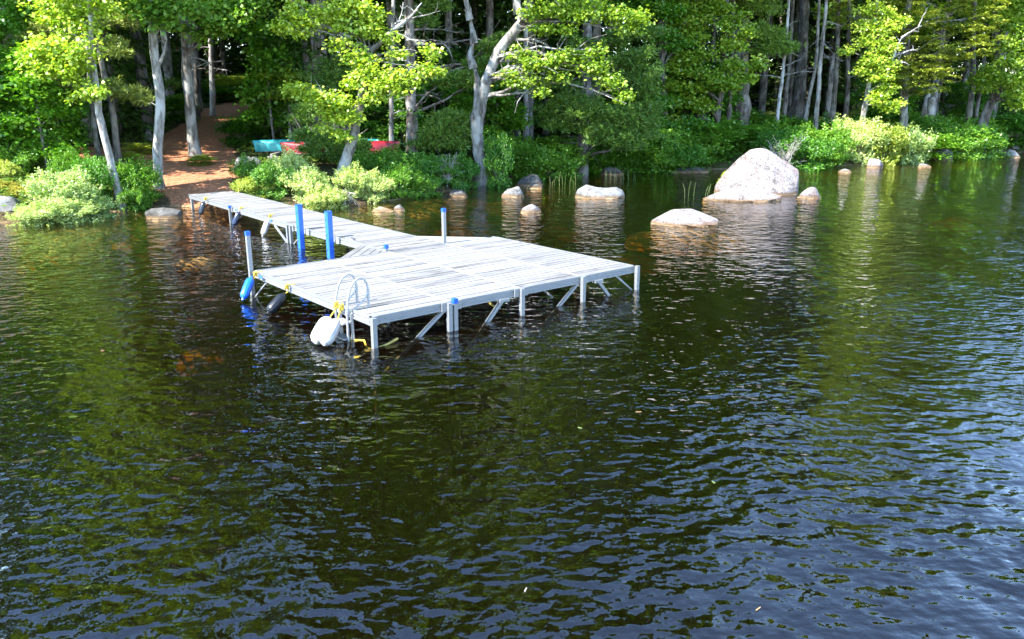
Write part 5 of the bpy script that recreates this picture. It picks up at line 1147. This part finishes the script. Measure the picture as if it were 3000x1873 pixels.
# ------------------------------------------------------------------ the wood behind
def conifer_mesh(seed, H, R, zlo, n_lv, per, nl, size):
    f = Fol(seed); rg = random.Random(seed)
    br = []
    for i in range(n_lv):
        t = i / (n_lv - 1); z = zlo + (H - .4 - zlo) * t; rad = R * (1 - t) ** .8 + .15
        for k in range(per):
            a = rg.uniform(0, 6.28); rr = rad * rg.uniform(.7, 1.1); e = Vector((rr * math.cos(a), rr * math.sin(a), z + rg.uniform(-.35, .25) - rr * .15)); s = Vector((0, 0, z + .1))
            f.spray(s.lerp(e, .12), e, .30 * rr + .1, nl, size, .12)
    return f.mesh('crown', None)
def pole_mesh(seed, H, r, zlo, dead):
    rg = random.Random(seed); br = []
    for k in range(dead):
        z = rg.uniform(.8, zlo + 1.5); a = rg.uniform(0, 6.28); L = rg.uniform(.5, 1.6); br.append((Vector((0, 0, z)), Vector((L * math.cos(a), L * math.sin(a), z - rg.uniform(-.1, .4))), .014, 0, 4))
    return trunk_mesh('trunk', [Vector((0, 0, -.4)), Vector((rg.uniform(-.1, .1), 0, H * .3)), Vector((rg.uniform(-.25, .25), 0, H * .65)), Vector((0, 0, H))], [r * 1.15, r * .85, r * .55, .02], None, seed, 9, br)
CON = [(conifer_mesh(400, 17, 2.4, 1.0, 30, 6, 58, .30), pole_mesh(410, 17, .15, 1, 10)), (conifer_mesh(401, 19, 2.6, 4.5, 26, 6, 58, .32), pole_mesh(411, 19, .18, 4.5, 26)),
       (conifer_mesh(402, 15, 2.2, .6, 28, 6, 58, .28), pole_mesh(412, 15, .13, .6, 8)), (conifer_mesh(403, 20, 2.8, 7.0, 22, 7, 58, .34), pole_mesh(413, 20, .20, 7, 36)),
       (conifer_mesh(404, 6, 1.3, .3, 18, 6, 45, .2), pole_mesh(414, 6, .06, .3, 4))]
for c_, p_ in CON: c_.materials.append(M['fir_needle']); p_.materials.append(M['bark_dark'])
rgb = random.Random(77)
spots = []
def clear(x, y, d): return all((x - a) ** 2 + (y - b) ** 2 > d * d for a, b in spots)
tries = 0
while len(spots) < 190 and tries < 20000:
    tries += 1
    y = rgb.uniform(36, 86); x = rgb.uniform(-.72, .72) * y
    s = float(shore_s(x, y))
    if s < 7.0: continue
    if float(path_w(x, y)) > 0 or float(path_w(x + 1.2, y + .6)) > 0: continue
    px = 1500 + FPX * x / (y * math.cos(PITCH))
    if 530 < px < 840 and y < 64: continue
    open_ = 2200 < px < 2520
    if s < 9 and rgb.random() < .45: continue
    if open_ and y < 66: continue
    if not clear(x, y, 2.0): continue
    spots.append((x, y))
    if open_: k = 3 if rgb.random() < .6 else 1
    else: k = rgb.choice([0, 0, 2, 1, 4, 2]) if y < 60 else rgb.choice([0, 1, 2, 3])
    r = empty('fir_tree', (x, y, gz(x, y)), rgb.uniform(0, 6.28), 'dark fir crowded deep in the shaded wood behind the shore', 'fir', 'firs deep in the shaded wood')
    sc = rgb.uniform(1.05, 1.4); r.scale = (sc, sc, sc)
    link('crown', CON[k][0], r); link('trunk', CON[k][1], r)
# leafy young maples of the understory, scattered through the wood edge
SAP = []
for k in range(3):
    f = Fol(600 + k); rs = random.Random(600 + k); br = []
    for i in range(13):
        a = rs.uniform(0, 6.28); z = 1.0 + 3.2 * i / 12; r_ = (1.0 - .5 * i / 12) * rs.uniform(.3, 1.1); C = Vector((r_ * math.cos(a), r_ * math.sin(a), z))
        f.broad(C, (.62, .62, .24), 330, .15); br.append((Vector((0, 0, z - .5)), C, .014, .05, 4))
    SAP.append((f.mesh('crown', M['green_leaf']), trunk_mesh('trunk', [Vector((0, 0, -.3)), Vector((.05, 0, 2)), Vector((0, .05, 4.2))], [.05, .035, .012], M['bark_dark'], 600 + k, 7, br)))
rgs = random.Random(5); sp2 = []; tries = 0
while len(sp2) < 62 and tries < 9000:
    tries += 1
    y = rgs.uniform(30, 62); x = rgs.uniform(-.70, .72) * y; sd = float(shore_s(x, y)); px = 1500 + FPX * x / (y * math.cos(PITCH))
    if sd < 2.6 or sd > 17 or 2190 < px < 2510 or (690 < px < 1180 and y < 38.5): continue
    if float(path_w(x, y)) > 0 or float(path_w(x + 1.2, y - .5)) > 0 or float(path_w(x - 1.2, y - 1)) > 0 or (200 < px < 760 and y < 43) or (420 < px < 780 and y < 54): continue
    if any((x - a) ** 2 + (y - b) ** 2 < 3.2 for a, b in sp2): continue
    sp2.append((x, y)); k = rgs.randrange(3)
    r = empty('maple_sapling', (x, y, gz(x, y)), rgs.uniform(0, 6.28), 'young green maple filling a gap between the trunks at the wood edge', 'sapling', 'young maples of the understory')
    sc = rgs.uniform(.75, 1.35); r.scale = (sc * 1.1, sc * 1.1, sc)
    link('crown', SAP[k][0], r); link('trunk', SAP[k][1], r)
for k in range(16):                              # closing the view through the wood opening
    px = 2120 + 30 * k + rgb.uniform(-8, 8); y = 70 + (k * 7) % 11; q = at_y(px, 300, y); x = q.x
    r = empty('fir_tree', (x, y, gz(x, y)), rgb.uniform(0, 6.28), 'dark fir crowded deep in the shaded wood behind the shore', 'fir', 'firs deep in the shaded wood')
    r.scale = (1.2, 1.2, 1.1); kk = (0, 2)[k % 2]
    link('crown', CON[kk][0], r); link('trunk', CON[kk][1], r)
# tall broadleaf trees of the second row, crowns above the picture and in the water's reflections
TALL = []
for k in range(2):
    f = Fol(700 + k); rs = random.Random(700 + k); br = []
    for i in range(46):
        t = rs.random(); z = 8.5 + 17 * t; a = rs.uniform(0, 6.28); rad = 4.2 * math.sin(math.pi * min(.95, .22 + .75 * t)); r_ = rad * math.sqrt(rs.random()); C = Vector((r_ * math.cos(a), r_ * math.sin(a), z))
        f.broad(C, (1.5, 1.5, .85), 200, .30); br.append((Vector((0, 0, z - 1.2)), C, .05, .05, 2))
    TALL.append((f.mesh('crown', M['oak_leaf']), trunk_mesh('trunk', [Vector((0, 0, -.4)), Vector((.1, 0, 8)), Vector((-.1, .1, 16)), Vector((0, 0, 25))], [.24, .19, .13, .03], M['bark_grey'], 700 + k, 10, br)))
for k, (x, y) in enumerate(((-34, 34), (-36, 38), (-31.5, 44), (-32, 29.5), (-39, 29), (-26, 48), (-26.5, 36), (-19.5, 47.5), (-10.8, 46), (-15.5, 67), (-20, 53), (-9.5, 45), (-6, 42.5), (-3.5, 46), (1, 47.5), (5, 49), (9, 50.5), (24, 56), (30, 59), (36, 62), (41, 65))):
    r = empty('tall_maple', (x, y, gz(x, y)), k * 1.9, 'tall grey-trunked maple of the second row, its crown above the lower leaves', 'tree', 'tall maples of the second row'); sc = 1 + .06 * ((k * 5) % 4 - 1.5); r.scale = (sc, sc, sc * (.85 if x > 20 else 1.05))
    link('crown', TALL[k % 2][0], r); link('trunk', TALL[k % 2][1], r)
# far forest closing the view: too dense to count
f = Fol(500); rg5 = f.rg
for k in range(520):
    a = rg5.uniform(-.85, .85); y = rg5.uniform(84, 104); x = a * y; z0 = gz(x, y); z = z0 + rg5.uniform(0, 19); r_ = rg5.uniform(1.2, 2.4)
    if shore_s(x, y) < 10: continue
    f.broad((x, y, z), (r_ * 1.3, r_, r_), 95, .75, .2)
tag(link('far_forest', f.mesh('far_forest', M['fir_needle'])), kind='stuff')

# ground cover of ferns and seedlings (nobody could count it)
f = Fol(510); rg6 = f.rg
n = 26000; yy = rg6.uniform(25, 66, n); xx = rg6.uniform(-.68, .70, n) * yy
s = shore_s(xx, yy); pm = path_mask(xx, yy); w = wob(xx * .8, yy * .8)
keep = (s > .5) & (pm < .15) & (w > -.9) & (rg6.random(n) < np.where(s < 8, 1.0, .75))
xx, yy = xx[keep], yy[keep]; zz = ground_z(xx, yy); m = len(xx); k = 6
P = np.repeat(np.stack([xx, yy, zz], -1), k, 0) + rg6.normal(size=(m * k, 3)) * np.array([.13, .13, .05]) + np.array([0, 0, .14])
ax = rdir(rg6, m * k) * np.array([1, 1, .3]); L = .17 * rg6.uniform(.6, 1.4, m * k)
f.put(leaves(P, ax, np.array([0, 0, 1.]) + rdir(rg6, m * k) * .5, L, L * .5, .06))
tag(link('ground_cover', f.mesh('ground_cover', M['fern'])), kind='stuff')
# fallen leaves, needles and pebbles on the clay
n = 5000; yy = rg6.uniform(28, 60, n); xx = -12.5 + rg6.uniform(-6, 6, n); pm = path_mask(xx, yy); kp = pm > .4; xx, yy = xx[kp], yy[kp]; m = len(xx)
f = Fol(511); P = np.stack([xx, yy, ground_z(xx, yy) + .012], -1); L = .05 * rg6.uniform(.5, 1.6, m)
f.put(leaves(P, rdir(rg6, m) * np.array([1, 1, .05]), np.array([0, 0, 1.]) + rdir(rg6, m) * .3, L, L * .6, .05))
M['litter'] = leaf_mat('litter', (.10, .05, .025), (.30, .17, .09), (.5, .36, .24), .1, .03)
tag(link('leaf_litter', f.mesh('leaf_litter', M['litter'])), kind='stuff')

# bits adrift on the open water
for k, (px, py, L, c) in enumerate(((1870, 1208, .07, 'litter'), (1540, 1730, .05, 'dead_wood'), (1700, 1255, .05, 'reed'), (2222, 1785, .06, 'litter'), (2090, 1414, .04, 'reed'), (300, 1028, .05, 'litter'))):
    b = on_water(px, py); o = MB().poly_prism([(-L / 2, -.003), (L / 2, -.006), (L / 2 + .006, .004), (-L / 3, .007)], .002, .008).build('floating_twig', M[c]); o.location = b; o.rotation_euler = (0, 0, k * 1.3)
    tag(o, 'tiny leaf or twig adrift on the open rippled water', 'twig', 'bits adrift on the water')
